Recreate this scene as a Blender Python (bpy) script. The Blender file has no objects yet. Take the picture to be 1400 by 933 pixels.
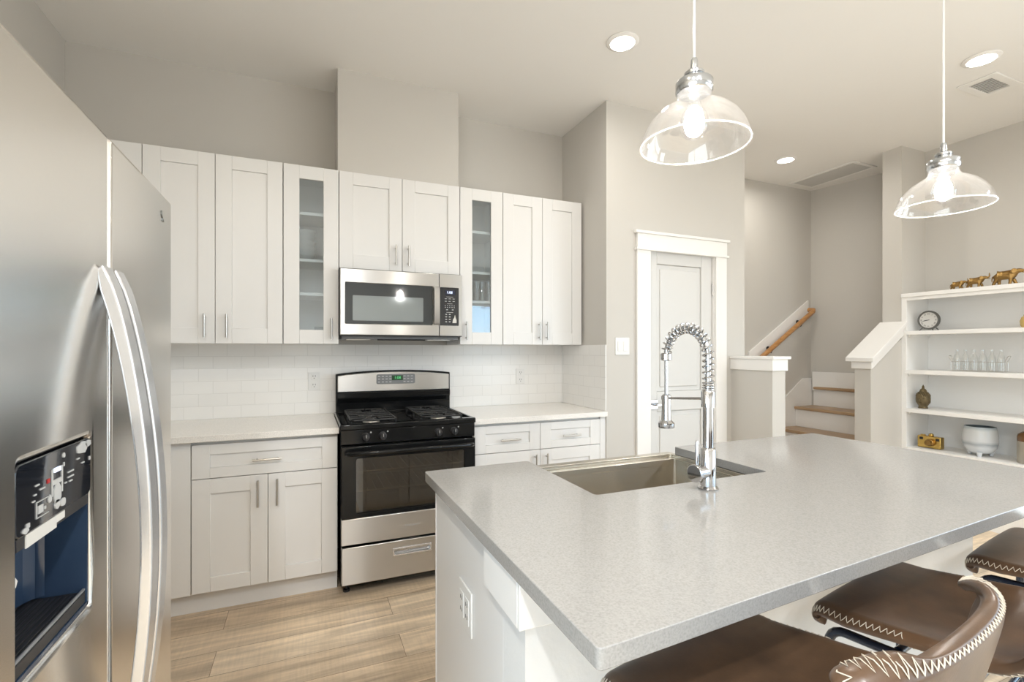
import bpy, bmesh, math, random
from mathutils import Vector, Matrix
random.seed(7)
sc = bpy.context.scene
COL = sc.collection
H = 1.34                      # height of the lens above the floor
R = math.radians

# ------------------------------------------------------------------ camera
cd = bpy.data.cameras.new('camera')
cam = bpy.data.objects.new('camera', cd)
COL.objects.link(cam)
cd.sensor_width = 36.0
cd.lens = 36.0 * 662 / 1400
cd.shift_y = 11.5 / 1400
cd.clip_start = 0.02
cam.location = (0, 0, H)
cam.rotation_euler = (R(90), 0, -math.atan2(280, 662))
sc.camera = cam

# ------------------------------------------------------------------ world, view
sc.view_settings.view_transform = 'Standard'
try: sc.view_settings.look = 'None'
except Exception: pass
sc.view_settings.exposure = 0.10
sc.view_settings.gamma = 1.0
sc.view_settings.use_curve_mapping = False
W = bpy.data.worlds.new('daylight')
sc.world = W
W.use_nodes = True
nt = W.node_tree
SKY_E, LOW_FILL_E = 5.8, 4.5     # radiance of the pale sky and of added fill below the horizon, lifting the ceiling
bg = nt.nodes['Background']
ws = nt.nodes.new('ShaderNodeSeparateXYZ'); wr = nt.nodes.new('ShaderNodeMapRange'); wm_ = nt.nodes.new('ShaderNodeMix')
wm_.data_type = 'RGBA'; wr.inputs[1].default_value = -.06; wr.inputs[2].default_value = .06
wt = nt.nodes.new('ShaderNodeTexCoord')
nt.links.new(wt.outputs['Generated'], ws.inputs[0]); nt.links.new(ws.outputs[2], wr.inputs[0]); nt.links.new(wr.outputs[0], wm_.inputs[0])
wm_.inputs[6].default_value = (.92 * LOW_FILL_E, .97 * LOW_FILL_E, 1.0 * LOW_FILL_E, 1); wm_.inputs[7].default_value = (.58 * SKY_E, .80 * SKY_E, 1.0 * SKY_E, 1)
nt.links.new(wm_.outputs[2], bg.inputs[0])
bg.inputs[1].default_value = 1.0
CAN_W, CAN_B = 6.0, 27.0       # watts of one ceiling downlight: kitchen circuit (dimmed), added fill lamps, unseen behind the camera
CAN_F, CAN_FC = 13.0, (1.0, .86, .62)    # warm lamp over the refrigerator side
CAN_C, CAN_CB = (1.0, .96, .89), (0.93, 0.965, 1.0)
PEND_E = 300.0                # radiance of a pendant filament

sc.cycles.max_bounces = 10
sc.cycles.diffuse_bounces = 6
sc.cycles.glossy_bounces = 5
sc.cycles.transparent_max_bounces = 16
sc.cycles.sample_clamp_indirect = 6.0
sc.cycles.caustics_reflective = False
sc.cycles.caustics_refractive = False

# ------------------------------------------------------------------ materials
def nodes(name):
    m = bpy.data.materials.new(name)
    m.use_nodes = True
    t = m.node_tree
    return m, t, t.nodes['Principled BSDF'], t.nodes.new, t.links.new

def mat(name, col, rough=.5, metal=0., var=.03, scale=6., stretch=(1, 1, 1), bump=0., bscale=150., coat=0.,
        spec=.5, rvar=0., aniso=0., arot=0., emit=None, estr=0., col2=None):
    m, t, b, N, L = nodes(name)
    tc = N('ShaderNodeTexCoord'); mp = N('ShaderNodeMapping')
    mp.inputs['Scale'].default_value = stretch
    L(tc.outputs['Object'], mp.inputs['Vector'])
    nz = N('ShaderNodeTexNoise'); nz.inputs['Scale'].default_value = scale; nz.inputs['Detail'].default_value = 4
    L(mp.outputs[0], nz.inputs['Vector'])
    mx = N('ShaderNodeMix'); mx.data_type = 'RGBA'
    a = [max(0, c * (1 - var)) for c in col]; c2 = [min(1, c * (1 + var)) for c in (col2 or col)]
    mx.inputs[6].default_value = (*a, 1); mx.inputs[7].default_value = (*c2, 1)
    L(nz.outputs[0], mx.inputs[0]); L(mx.outputs[2], b.inputs['Base Color'])
    b.inputs['Roughness'].default_value = rough
    b.inputs['Metallic'].default_value = metal
    b.inputs['Specular IOR Level'].default_value = spec
    b.inputs['Coat Weight'].default_value = coat
    b.inputs['Anisotropic'].default_value = aniso
    b.inputs['Anisotropic Rotation'].default_value = arot
    if rvar:
        mr = N('ShaderNodeMapRange'); mr.inputs[3].default_value = rough - rvar; mr.inputs[4].default_value = rough + rvar
        L(nz.outputs[0], mr.inputs[0]); L(mr.outputs[0], b.inputs['Roughness'])
    if bump:
        n2 = N('ShaderNodeTexNoise'); n2.inputs['Scale'].default_value = bscale; n2.inputs['Detail'].default_value = 3
        L(mp.outputs[0], n2.inputs['Vector'])
        bp = N('ShaderNodeBump'); bp.inputs['Strength'].default_value = bump; bp.inputs['Distance'].default_value = .002
        L(n2.outputs[0], bp.inputs['Height']); L(bp.outputs[0], b.inputs['Normal'])
    if emit:
        b.inputs['Emission Color'].default_value = (*emit, 1); b.inputs['Emission Strength'].default_value = estr
    return m

def glass(name, tint=(1, 1, 1), refl=.9, rough=.01, haze=0., hazecol=(1, 1, 1), boost=0.):
    """thin glass: clear with a fresnel reflection, optionally a little milky"""
    m, t, b, N, L = nodes(name)
    t.nodes.remove(b)
    out = t.nodes['Material Output']
    tr = N('ShaderNodeBsdfTransparent'); tr.inputs[0].default_value = (*tint, 1)
    gl = N('ShaderNodeBsdfGlossy'); gl.inputs[0].default_value = (refl, refl, refl, 1); gl.inputs[1].default_value = rough
    fr = N('ShaderNodeFresnel')
    ge = N('ShaderNodeNewGeometry'); io = N('ShaderNodeMix'); io.inputs[2].default_value = 1.5; io.inputs[3].default_value = 1 / 1.5
    L(ge.outputs['Backfacing'], io.inputs[0]); L(io.outputs[0], fr.inputs[0])   # same fresnel on both faces of a pane
    nz = N('ShaderNodeTexNoise'); nz.inputs['Scale'].default_value = 9
    mth = N('ShaderNodeMath'); mth.operation = 'MULTIPLY_ADD'
    mth.inputs[1].default_value = .02; mth.inputs[2].default_value = boost - .01
    L(nz.outputs[0], mth.inputs[0])
    ad = N('ShaderNodeMath'); ad.operation = 'ADD'; ad.use_clamp = True
    L(fr.outputs[0], ad.inputs[0]); L(mth.outputs[0], ad.inputs[1])
    m1 = N('ShaderNodeMixShader')
    L(ad.outputs[0], m1.inputs[0]); L(tr.outputs[0], m1.inputs[1]); L(gl.outputs[0], m1.inputs[2])
    last = m1
    if haze:
        df = N('ShaderNodeBsdfTranslucent'); df.inputs[0].default_value = (*hazecol, 1)
        d2 = N('ShaderNodeBsdfDiffuse'); d2.inputs[0].default_value = (*hazecol, 1)
        m3 = N('ShaderNodeMixShader'); m3.inputs[0].default_value = .5
        L(df.outputs[0], m3.inputs[1]); L(d2.outputs[0], m3.inputs[2])
        m2 = N('ShaderNodeMixShader'); m2.inputs[0].default_value = haze
        L(m1.outputs[0], m2.inputs[1]); L(m3.outputs[0], m2.inputs[2]); last = m2
    L(last.outputs[0], out.inputs[0])
    return m

def glowmat(name, col, strength):
    m, t, b, N, L = nodes(name)
    t.nodes.remove(b)
    e = N('ShaderNodeEmission'); e.inputs[0].default_value = (*col, 1); e.inputs[1].default_value = strength
    L(e.outputs[0], t.nodes['Material Output'].inputs[0])
    return m

def tile_mat(name, axis):
    m, t, b, N, L = nodes(name)
    tc = N('ShaderNodeTexCoord'); sp = N('ShaderNodeSeparateXYZ'); cb = N('ShaderNodeCombineXYZ')
    L(tc.outputs['Object'], sp.inputs[0])
    L(sp.outputs[axis], cb.inputs[0]); L(sp.outputs[2], cb.inputs[1])
    br = N('ShaderNodeTexBrick'); br.offset = .5
    br.inputs['Color1'].default_value = (.86, .845, .82, 1); br.inputs['Color2'].default_value = (.84, .825, .80, 1)
    br.inputs['Mortar'].default_value = (.74, .725, .70, 1)
    br.inputs['Scale'].default_value = 1.0; br.inputs['Mortar Size'].default_value = .0016
    br.inputs['Mortar Smooth'].default_value = .3
    br.inputs['Brick Width'].default_value = .152; br.inputs['Row Height'].default_value = .0763
    L(cb.outputs[0], br.inputs[0]); L(br.outputs[0], b.inputs['Base Color'])
    nz = N('ShaderNodeTexNoise'); nz.inputs['Scale'].default_value = 9; L(tc.outputs['Object'], nz.inputs[0])
    ad = N('ShaderNodeMath'); ad.operation = 'MULTIPLY_ADD'; ad.inputs[1].default_value = -1.0
    L(br.outputs[1], ad.inputs[0]); L(nz.outputs[0], ad.inputs[2])
    bp = N('ShaderNodeBump'); bp.inputs['Strength'].default_value = .35; bp.inputs['Distance'].default_value = .0015
    L(ad.outputs[0], bp.inputs['Height']); L(bp.outputs[0], b.inputs['Normal'])
    b.inputs['Roughness'].default_value = .16
    return m

def floor_mat():
    m, t, b, N, L = nodes('oak_planks')
    tc = N('ShaderNodeTexCoord')
    mp0 = N('ShaderNodeMapping'); mp0.inputs['Location'].default_value = (.37, .06, 0)
    L(tc.outputs['Object'], mp0.inputs[0])
    br = N('ShaderNodeTexBrick'); br.offset = .37; br.offset_frequency = 2
    br.inputs['Scale'].default_value = 1; br.inputs['Brick Width'].default_value = 1.22; br.inputs['Row Height'].default_value = .182
    br.inputs['Mortar Size'].default_value = .0011; br.inputs['Mortar Smooth'].default_value = .1
    br.inputs['Color1'].default_value = (.62, .495, .36, 1); br.inputs['Color2'].default_value = (.80, .665, .505, 1)
    br.inputs['Mortar'].default_value = (.20, .13, .08, 1)
    L(mp0.outputs[0], br.inputs[0])
    # long grain, offset per plank by the plank colour
    mp = N('ShaderNodeMapping'); mp.inputs['Scale'].default_value = (1.3, 15, 1)
    va = N('ShaderNodeVectorMath'); va.operation = 'MULTIPLY_ADD'; va.inputs[1].default_value = (37, 11, 0)
    L(br.outputs[0], va.inputs[0]); L(tc.outputs['Object'], va.inputs[2]); L(va.outputs[0], mp.inputs[0])
    n1 = N('ShaderNodeTexNoise'); n1.inputs['Scale'].default_value = 1.0; n1.inputs['Detail'].default_value = 7; n1.inputs['Roughness'].default_value = .62
    n1.inputs['Distortion'].default_value = .6
    L(mp.outputs[0], n1.inputs[0])
    cr = N('ShaderNodeValToRGB')
    cr.color_ramp.elements[0].position = .30; cr.color_ramp.elements[0].color = (.55, .53, .51, 1)
    cr.color_ramp.elements[1].position = .64; cr.color_ramp.elements[1].color = (1.18, 1.15, 1.10, 1)
    L(n1.outputs[0], cr.inputs[0])
    mp2 = N('ShaderNodeMapping'); mp2.inputs['Scale'].default_value = (60, 5, 1); L(tc.outputs['Object'], mp2.inputs[0])
    n2 = N('ShaderNodeTexNoise'); n2.inputs['Scale'].default_value = 1.5; n2.inputs['Detail'].default_value = 3; L(mp2.outputs[0], n2.inputs[0])
    cr2 = N('ShaderNodeValToRGB')
    cr2.color_ramp.elements[0].position = .35; cr2.color_ramp.elements[0].color = (.92, .92, .93, 1)
    cr2.color_ramp.elements[1].position = .6; cr2.color_ramp.elements[1].color = (1, 1, 1, 1)
    L(n2.outputs[0], cr2.inputs[0])
    m1 = N('ShaderNodeMix'); m1.data_type = 'RGBA'; m1.blend_type = 'MULTIPLY'; m1.inputs[0].default_value = 1
    L(br.outputs[0], m1.inputs[6]); L(cr.outputs[0], m1.inputs[7])
    m2 = N('ShaderNodeMix'); m2.data_type = 'RGBA'; m2.blend_type = 'MULTIPLY'; m2.inputs[0].default_value = 1
    L(m1.outputs[2], m2.inputs[6]); L(cr2.outputs[0], m2.inputs[7])
    L(m2.outputs[2], b.inputs['Base Color'])
    bp = N('ShaderNodeBump'); bp.inputs['Strength'].default_value = .15; bp.inputs['Distance'].default_value = .002
    L(n1.outputs[0], bp.inputs['Height']); L(bp.outputs[0], b.inputs['Normal'])
    b.inputs['Roughness'].default_value = .38
    return m

def wood_mat(name, c1, c2, stretch, rough=.35):
    m, t, b, N, L = nodes(name)
    tc = N('ShaderNodeTexCoord'); mp = N('ShaderNodeMapping'); mp.inputs['Scale'].default_value = stretch
    L(tc.outputs['Object'], mp.inputs[0])
    n1 = N('ShaderNodeTexNoise'); n1.inputs['Scale'].default_value = 2; n1.inputs['Detail'].default_value = 6
    L(mp.outputs[0], n1.inputs[0])
    cr = N('ShaderNodeValToRGB')
    cr.color_ramp.elements[0].position = .35; cr.color_ramp.elements[0].color = (*c1, 1)
    cr.color_ramp.elements[1].position = .65; cr.color_ramp.elements[1].color = (*c2, 1)
    L(n1.outputs[0], cr.inputs[0]); L(cr.outputs[0], b.inputs['Base Color'])
    b.inputs['Roughness'].default_value = rough
    return m

def quartz_mat(name, col, rough):
    m, t, b, N, L = nodes(name)
    tc = N('ShaderNodeTexCoord')
    n1 = N('ShaderNodeTexNoise'); n1.inputs['Scale'].default_value = 260; n1.inputs['Detail'].default_value = 2
    L(tc.outputs['Object'], n1.inputs[0])
    cr = N('ShaderNodeValToRGB')
    cr.color_ramp.elements[0].position = .30; cr.color_ramp.elements[0].color = (*[c * .86 for c in col], 1)
    cr.color_ramp.elements[1].position = .52; cr.color_ramp.elements[1].color = (*col, 1)
    e = cr.color_ramp.elements.new(.76); e.color = (*[min(1, c * 1.09) for c in col], 1)
    L(n1.outputs[0], cr.inputs[0]); L(cr.outputs[0], b.inputs['Base Color'])
    b.inputs['Roughness'].default_value = rough
    return m

def pot_mat():
    m, t, b, N, L = nodes('glazed_ceramic')
    tc = N('ShaderNodeTexCoord'); sp = N('ShaderNodeSeparateXYZ'); L(tc.outputs['Object'], sp.inputs[0])
    nz = N('ShaderNodeTexNoise'); nz.inputs['Scale'].default_value = 14; L(tc.outputs['Object'], nz.inputs[0])
    ma = N('ShaderNodeMath'); ma.operation = 'MULTIPLY_ADD'; ma.inputs[1].default_value = .025
    L(nz.outputs[0], ma.inputs[0]); L(sp.outputs[2], ma.inputs[2])
    mr = N('ShaderNodeMapRange'); mr.inputs[1].default_value = 0; mr.inputs[2].default_value = .25; L(ma.outputs[0], mr.inputs[0])
    cr = N('ShaderNodeValToRGB'); els = cr.color_ramp.elements
    els[0].position = 0; els[0].color = (.66, .67, .68, 1)
    els[1].position = 1; els[1].color = (.35, .42, .46, 1)
    for p, c in ((.33, (.62, .65, .68)), (.42, (.36, .40, .44)), (.52, (.60, .62, .64)), (.83, (.60, .62, .62)), (.91, (.42, .47, .50))):
        e = els.new(p); e.color = (*c, 1)
    L(mr.outputs[0], cr.inputs[0]); L(cr.outputs[0], b.inputs['Base Color'])
    b.inputs['Roughness'].default_value = .15
    return m

def leather_mat():
    m, t, b, N, L = nodes('worn_brown_leather')
    tc = N('ShaderNodeTexCoord')
    n1 = N('ShaderNodeTexNoise'); n1.inputs['Scale'].default_value = 9; n1.inputs['Detail'].default_value = 6; L(tc.outputs['Object'], n1.inputs[0])
    cr = N('ShaderNodeValToRGB')
    cr.color_ramp.elements[0].position = .3; cr.color_ramp.elements[0].color = (.050, .028, .016, 1)
    cr.color_ramp.elements[1].position = .72; cr.color_ramp.elements[1].color = (.125, .068, .036, 1)
    L(n1.outputs[0], cr.inputs[0]); L(cr.outputs[0], b.inputs['Base Color'])
    n2 = N('ShaderNodeTexNoise'); n2.inputs['Scale'].default_value = 220; L(tc.outputs['Object'], n2.inputs[0])
    bp = N('ShaderNodeBump'); bp.inputs['Strength'].default_value = .12; bp.inputs['Distance'].default_value = .001
    L(n2.outputs[0], bp.inputs['Height']); L(bp.outputs[0], b.inputs['Normal'])
    b.inputs['Roughness'].default_value = .30; b.inputs['Specular IOR Level'].default_value = .6
    return m

M = {}
M['wall'] = mat('greige_paint', (.585, .56, .52), .7, var=.015, scale=3, bump=.10, bscale=140)
M['ceiling'] = mat('ceiling_paint', (.84, .825, .80), .8, var=.01, scale=3, bump=.08, bscale=120)
M['knee'] = mat('island_wall_paint', (.74, .73, .71), .65, var=.01, bump=.5, bscale=55)
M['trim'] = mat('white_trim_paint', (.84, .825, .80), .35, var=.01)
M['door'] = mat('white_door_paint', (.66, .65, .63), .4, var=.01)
M['cab'] = mat('white_cabinet_lacquer', (.77, .76, .745), .34, var=.008)
M['cabin'] = mat('cabinet_inside', (.85, .855, .85), .5, var=.01)
M['floor'] = floor_mat()
M['tile_x'] = tile_mat('subway_tile', 0)
M['tile_y'] = tile_mat('subway_tile_return', 1)
M['quartz'] = quartz_mat('grey_quartz', (.335, .325, .31), .12)
M['quartz_w'] = quartz_mat('white_quartz', (.82, .79, .75), .18)
M['steel'] = mat('brushed_steel', (.60, .592, .578), .30, 1, var=.02, scale=3, stretch=(3, 3, 260), rvar=.03, aniso=.92, arot=.25)
M['steel_f'] = mat('fridge_steel', (.86, .835, .795), .23, 1, var=.015, scale=3, stretch=(160, 160, 2), rvar=.02, aniso=.7, arot=.25)
M['steel_s'] = mat('sink_steel', (.62, .58, .51), .22, 1, var=.06, scale=4, stretch=(60, 60, 1), rvar=.0, aniso=.95, arot=.25)
M['handle'] = mat('satin_nickel', (.58, .56, .53), .28, 1, var=.02)
M['fhandle'] = mat('painted_silver', (.70, .70, .71), .24, .75, var=.01)
M['chrome'] = mat('chrome', (.60, .60, .61), .06, 1, var=.01)
M['dark'] = mat('dark_plastic', (.018, .018, .02), .35, var=.1)
M['grey'] = mat('grey_plastic', (.20, .205, .21), .4, var=.05)
M['black'] = mat('black_enamel', (.008, .0085, .009), .07, var=.1, spec=.28)
M['iron'] = mat('cast_iron', (.014, .014, .014), .5, var=.2, bump=.3, bscale=300)
M['burner'] = mat('burner_alloy', (.55, .53, .50), .35, 1, var=.05)
M['enamel'] = mat('oven_enamel', (.50, .45, .37), .4, var=.1)
M['oven_glass'] = glass('oven_glass', (.52, .48, .41), .85, .02, boost=.10)
M['mw_frame'] = mat('smoked_glass_frame', (.022, .028, .032), .06, var=.05, coat=.6)
M['mw_glass'] = mat('mirror_door_window', (.26, .29, .30), .07, .55, var=.03, coat=.5)
M['navy'] = mat('navy_plastic', (.030, .052, .095), .16, var=.08, coat=.4)
M['panel_black'] = mat('gloss_control_panel', (.012, .014, .019), .08, var=.1, coat=.5)
M['white_mark'] = mat('white_print', (.50, .50, .49), .6, var=.02)
M['red_mark'] = mat('red_print', (.45, .03, .03), .5)
M['paper'] = mat('paper_tape', (.66, .64, .60), .7, var=.03)
M['blue_glow'] = glowmat('blue_digits', (.72, .80, 1.0), 2.2)
M['green_glow'] = glowmat('green_digits', (.20, .95, .35), .8)
M['led_bg'] = mat('display_window', (.02, .025, .05), .1)
M['green_bg'] = mat('clock_window', (.02, .07, .03), .1)
M['plate'] = mat('wall_plate', (.78, .77, .75), .35, var=.01)
M['slot'] = mat('outlet_slot', (.10, .10, .10), .6)
M['pane'] = glass('cabinet_glass', (.88, .92, .94), .9, .01, boost=.07)
M['shade'] = glass('seeded_glass', (.97, .97, .97), .95, .01, haze=.009, hazecol=(1, .97, .94), boost=.03)
M['lip'] = glass('lip_highlight', (.97, .97, .97), .95, .01, haze=.35, hazecol=(1, .97, .94), boost=.03)  # haze whitens the rim, standing in for its highlight
M['clear'] = glass('clear_glass', (.975, .98, .978), .95, .01, boost=.03)
M['bulbglass'] = glass('bulb_glass', (1, 1, 1), .9, .02, boost=.03)
M['filament'] = glowmat('bulb_glow', (1.0, .95, .89), PEND_E)
M['lens'] = glowmat('downlight_lens', (1.0, .93, .84), 7)
M['cord'] = mat('clear_cord', (.80, .79, .77), .3, var=.05)
M['socket'] = mat('lamp_socket_nickel', (.55, .57, .59), .16, 1, var=.02)
M['vent_dark'] = mat('vent_cavity', (.05, .05, .05), .8)
M['vent_grey'] = mat('vent_louvre', (.60, .59, .57), .5)
M['tread'] = wood_mat('oak_tread', (.33, .21, .115), (.46, .31, .18), (14, 1.4, 6))
M['rail'] = wood_mat('oak_handrail', (.36, .165, .055), (.52, .27, .10), (3, 20, 20), .3)
M['shelf'] = mat('bookcase_paint', (.85, .84, .82), .4, var=.008)
M['brass'] = mat('aged_brass', (.33, .20, .07), .38, 1, var=.35, scale=30, rvar=.1)
M['brass2'] = mat('polished_brass', (.62, .42, .13), .16, 1, var=.2, scale=20)
M['bronze'] = mat('patinated_bronze', (.16, .12, .06), .5, .55, var=.45, scale=40, bump=.5, bscale=120)
M['clock_case'] = mat('pewter', (.21, .21, .20), .35, .8, var=.1)
M['clock_face'] = mat('clock_dial', (.70, .68, .65), .5, var=.03)
M['ink'] = mat('dial_ink', (.05, .05, .05), .6)
M['pot'] = pot_mat()
M['pot_in'] = mat('pot_inside', (.10, .13, .14), .4)
M['jug_t'] = mat('brown_glaze', (.15, .07, .02), .2, var=.2, scale=20)
M['jug_b'] = mat('stoneware', (.38, .35, .29), .4, var=.1, scale=20)
M['amber'] = mat('amber_ceramic', (.55, .38, .13), .2, var=.15)
M['leather'] = leather_mat()
M['thread'] = mat('cream_thread', (.60, .53, .43), .7, var=.1, scale=60)
M['tube'] = mat('navy_black_tube', (.015, .022, .040), .25, .2, var=.1, coat=.3)
M['rubber'] = mat('rubber_foot', (.03, .03, .03), .7)
M['china'] = mat('pale_china', (.50, .52, .52), .25, var=.03)
M['frame_w'] = mat('window_frame_white', (.85, .85, .84), .4)

# ------------------------------------------------------------------ mesh helpers
OFF = {}
class MB:
    def __init__(s): s.bm = bmesh.new()
    def box(s, x0, x1, y0, y1, z0, z1):
        v = [s.bm.verts.new((x, y, z)) for x in (x0, x1) for y in (y0, y1) for z in (z0, z1)]
        for f in ((0, 1, 3, 2), (4, 6, 7, 5), (0, 4, 5, 1), (2, 3, 7, 6), (0, 2, 6, 4), (1, 5, 7, 3)):
            s.bm.faces.new([v[i] for i in f])
        return s
    def tube(s, pts, r, seg=10, caps=True, closed=False):
        pts = [Vector(p) for p in pts]; n = len(pts); rings = []
        rr = r if isinstance(r, (list, tuple)) else [r] * n
        prev = None
        for i, p in enumerate(pts):
            if closed: tg = pts[(i + 1) % n] - pts[i - 1]
            else: tg = pts[min(i + 1, n - 1)] - pts[max(i - 1, 0)]
            if tg.length < 1e-9: tg = Vector((0, 0, 1))
            tg.normalize()
            if prev is None:
                a = Vector((0, 0, 1)) if abs(tg.z) < .9 else Vector((1, 0, 0))
                u = tg.cross(a).normalized()
            else:
                u = (prev - tg * prev.dot(tg))
                u = u.normalized() if u.length > 1e-6 else tg.orthogonal().normalized()
            prev = u; w = tg.cross(u)
            rings.append([s.bm.verts.new(p + (u * math.cos(2 * math.pi * k / seg) + w * math.sin(2 * math.pi * k / seg)) * rr[i]) for k in range(seg)])
        m = n if closed else n - 1
        for i in range(m):
            A, B = rings[i], rings[(i + 1) % n]
            for k in range(seg): s.bm.faces.new((A[k], A[(k + 1) % seg], B[(k + 1) % seg], B[k]))
        if caps and not closed:
            s.bm.faces.new(list(reversed(rings[0]))); s.bm.faces.new(rings[-1])
        return s
    def cyl(s, p0, p1, r, seg=20, r1=None): return s.tube([p0, p1], [r, r if r1 is None else r1], seg)
    def lathe(s, prof, c=(0, 0, 0), seg=32, axis='Z'):
        c = Vector(c)
        def P(r, z, a):
            x, y = r * math.cos(a), r * math.sin(a)
            if axis == 'Z': return c + Vector((x, y, z))
            if axis == 'Y': return c + Vector((x, z, y))
            return c + Vector((z, x, y))
        rings = []
        for (r, z) in prof:
            if r < 1e-6: rings.append([s.bm.verts.new(P(0, z, 0))])
            else: rings.append([s.bm.verts.new(P(r, z, 2 * math.pi * k / seg)) for k in range(seg)])
        for A, B in zip(rings, rings[1:]):
            for k in range(seg):
                k2 = (k + 1) % seg
                if len(A) == 1 and len(B) == 1: continue
                if len(A) == 1: s.bm.faces.new((A[0], B[k2], B[k]))
                elif len(B) == 1: s.bm.faces.new((A[k], A[k2], B[0]))
                else: s.bm.faces.new((A[k], A[k2], B[k2], B[k]))
        return s
    def prism(s, pts, a, b, axis='Z'):
        def P(u, v, w):
            return {'Z': (u, v, w), 'Y': (u, w, v), 'X': (w, u, v)}[axis]
        A = [s.bm.verts.new(P(u, v, a)) for u, v in pts]; B = [s.bm.verts.new(P(u, v, b)) for u, v in pts]
        n = len(pts)
        s.bm.faces.new(list(reversed(A))); s.bm.faces.new(B)
        for i in range(n): s.bm.faces.new((A[i], A[(i + 1) % n], B[(i + 1) % n], B[i]))
        return s
    def ring(s, o, i, a, b, axis='Y', r=.002, seg=5):
        """rectangular slab o=(u0,u1,v0,v1) with a rounded hole i, thickness a..b along axis"""
        def P(u, v, w):
            return s.bm.verts.new({'Z': (u, v, w), 'Y': (u, w, v), 'X': (w, u, v)}[axis])
        oc = [(o[0], o[2]), (o[1], o[2]), (o[1], o[3]), (o[0], o[3])]
        ic = [(i[0] + r, i[2] + r), (i[1] - r, i[2] + r), (i[1] - r, i[3] - r), (i[0] + r, i[3] - r)]
        def layer(w):
            O = [P(u, v, w) for u, v in oc]
            I = []
            for c, (u, v) in enumerate(ic):
                I.append([P(u + r * math.cos(R(180 + 90 * c + 90 * k / seg)), v + r * math.sin(R(180 + 90 * c + 90 * k / seg)), w) for k in range(seg + 1)])
            for c in range(4):
                for k in range(seg): s.bm.faces.new((O[c], I[c][k], I[c][k + 1]))
                s.bm.faces.new((O[c], I[c][-1], I[(c + 1) % 4][0], O[(c + 1) % 4]))
            return O, [v for q in I for v in q]
        O1, I1 = layer(a); O2, I2 = layer(b)
        for L1, L2 in ((O1, O2), (I1, I2)):
            n = len(L1)
            for k in range(n): s.bm.faces.new((L1[k], L1[(k + 1) % n], L2[(k + 1) % n], L2[k]))
        return s
    def ball(s, c, r, seg=16, rings=10, rot=None):
        r = r if isinstance(r, (tuple, list)) else (r, r, r)
        mt = Matrix.Translation(c)
        if rot: mt = mt @ rot
        mt = mt @ Matrix.Diagonal((*r, 1))
        bmesh.ops.create_uvsphere(s.bm, u_segments=seg, v_segments=rings, radius=1, matrix=mt)
        return s
    def text(s, body, size, mt, thick=.0004, align='CENTER'):
        cu = bpy.data.curves.new('lettering', 'FONT'); cu.body = body; cu.size = size; cu.extrude = thick
        cu.align_x = align; cu.align_y = 'CENTER'; cu.resolution_u = 3
        o = bpy.data.objects.new('lettering', cu); COL.objects.link(o)
        dg = bpy.context.evaluated_depsgraph_get(); dg.update()
        me = bpy.data.meshes.new_from_object(o.evaluated_get(dg))
        me.transform(mt); s.bm.from_mesh(me)
        bpy.data.meshes.remove(me); bpy.data.objects.remove(o); bpy.data.curves.remove(cu)
        return s
    def build(s, name, m, parent=None, bevel=0., seg=2, smooth=40, loc=None, fix=True):
        me = bpy.data.meshes.new(name)
        if fix: bmesh.ops.recalc_face_normals(s.bm, faces=s.bm.faces)
        s.bm.to_mesh(me); s.bm.free()
        o = bpy.data.objects.new(name, me); COL.objects.link(o)
        o.data.materials.append(M[m] if isinstance(m, str) else m)
        if smooth:
            for p in me.polygons: p.use_smooth = True
            me.set_sharp_from_angle(angle=R(smooth))
        off = Vector((0, 0, 0))
        if parent is not None:
            o.parent = parent; off = OFF[parent]
        if loc is not None:
            o.location = Vector(loc) - off; off = Vector(loc)
        me.transform(Matrix.Translation(-off)); OFF[o] = off
        if bevel:
            md = o.modifiers.new('bevel', 'BEVEL'); md.width = bevel; md.segments = seg; md.limit_method = 'ANGLE'; md.angle_limit = R(50)
        return o

def tag(o, label, cat, group=None, kind=None):
    o['label'] = label; o['category'] = cat
    if group: o['group'] = group
    if kind: o['kind'] = kind
    return o
def thing(name, label, cat, loc=(0, 0, 0), group=None):
    o = bpy.data.objects.new(name, None); COL.objects.link(o); o.location = loc; OFF[o] = Vector(loc)
    o.empty_display_size = .1
    return tag(o, label, cat, group)
def struct(name, mb, m, bevel=0., parent=None):
    o = mb.build(name, m, parent, bevel)
    if parent is None: o['kind'] = 'structure'
    return o
def sroot(name, loc):
    o = bpy.data.objects.new(name, None); COL.objects.link(o); o.location = loc; OFF[o] = Vector(loc); o['kind'] = 'structure'
    return o
def dup(root, loc, rz=0, label=None, scale=None):
    r = root.copy(); COL.objects.link(r); r.location = loc; r.rotation_euler = (0, 0, rz)
    if scale: r.scale = (scale,) * 3
    if label: r['label'] = label
    for ch in list(root.children):
        c = ch.copy(); COL.objects.link(c); c.parent = r
        for g in ch.children:
            d = g.copy(); COL.objects.link(d); d.parent = c
    return r
def arc(c, r, a0, a1, n, plane='XZ'):
    out = []
    for k in range(n + 1):
        a = R(a0 + (a1 - a0) * k / n); u, v = r * math.cos(a), r * math.sin(a)
        out.append((c[0] + u, c[1], c[2] + v) if plane == 'XZ' else (c[0], c[1] + u, c[2] + v) if plane == 'YZ' else (c[0] + u, c[1] + v, c[2]))
    return out
def rrect(x0, x1, y0, y1, r, n=5):
    p = []
    for cx, cy, a in ((x1 - r, y0 + r, -90), (x1 - r, y1 - r, 0), (x0 + r, y1 - r, 90), (x0 + r, y0 + r, 180)):
        p += [(cx + r * math.cos(R(a + 90 * k / n)), cy + r * math.sin(R(a + 90 * k / n))) for k in range(n + 1)]
    return p
RX = Matrix.Rotation(R(90), 4, 'X')      # text standing on the XZ plane, read from -Y
def at(x, y, z, rot=RX): return Matrix.Translation((x, y, z)) @ rot

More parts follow.
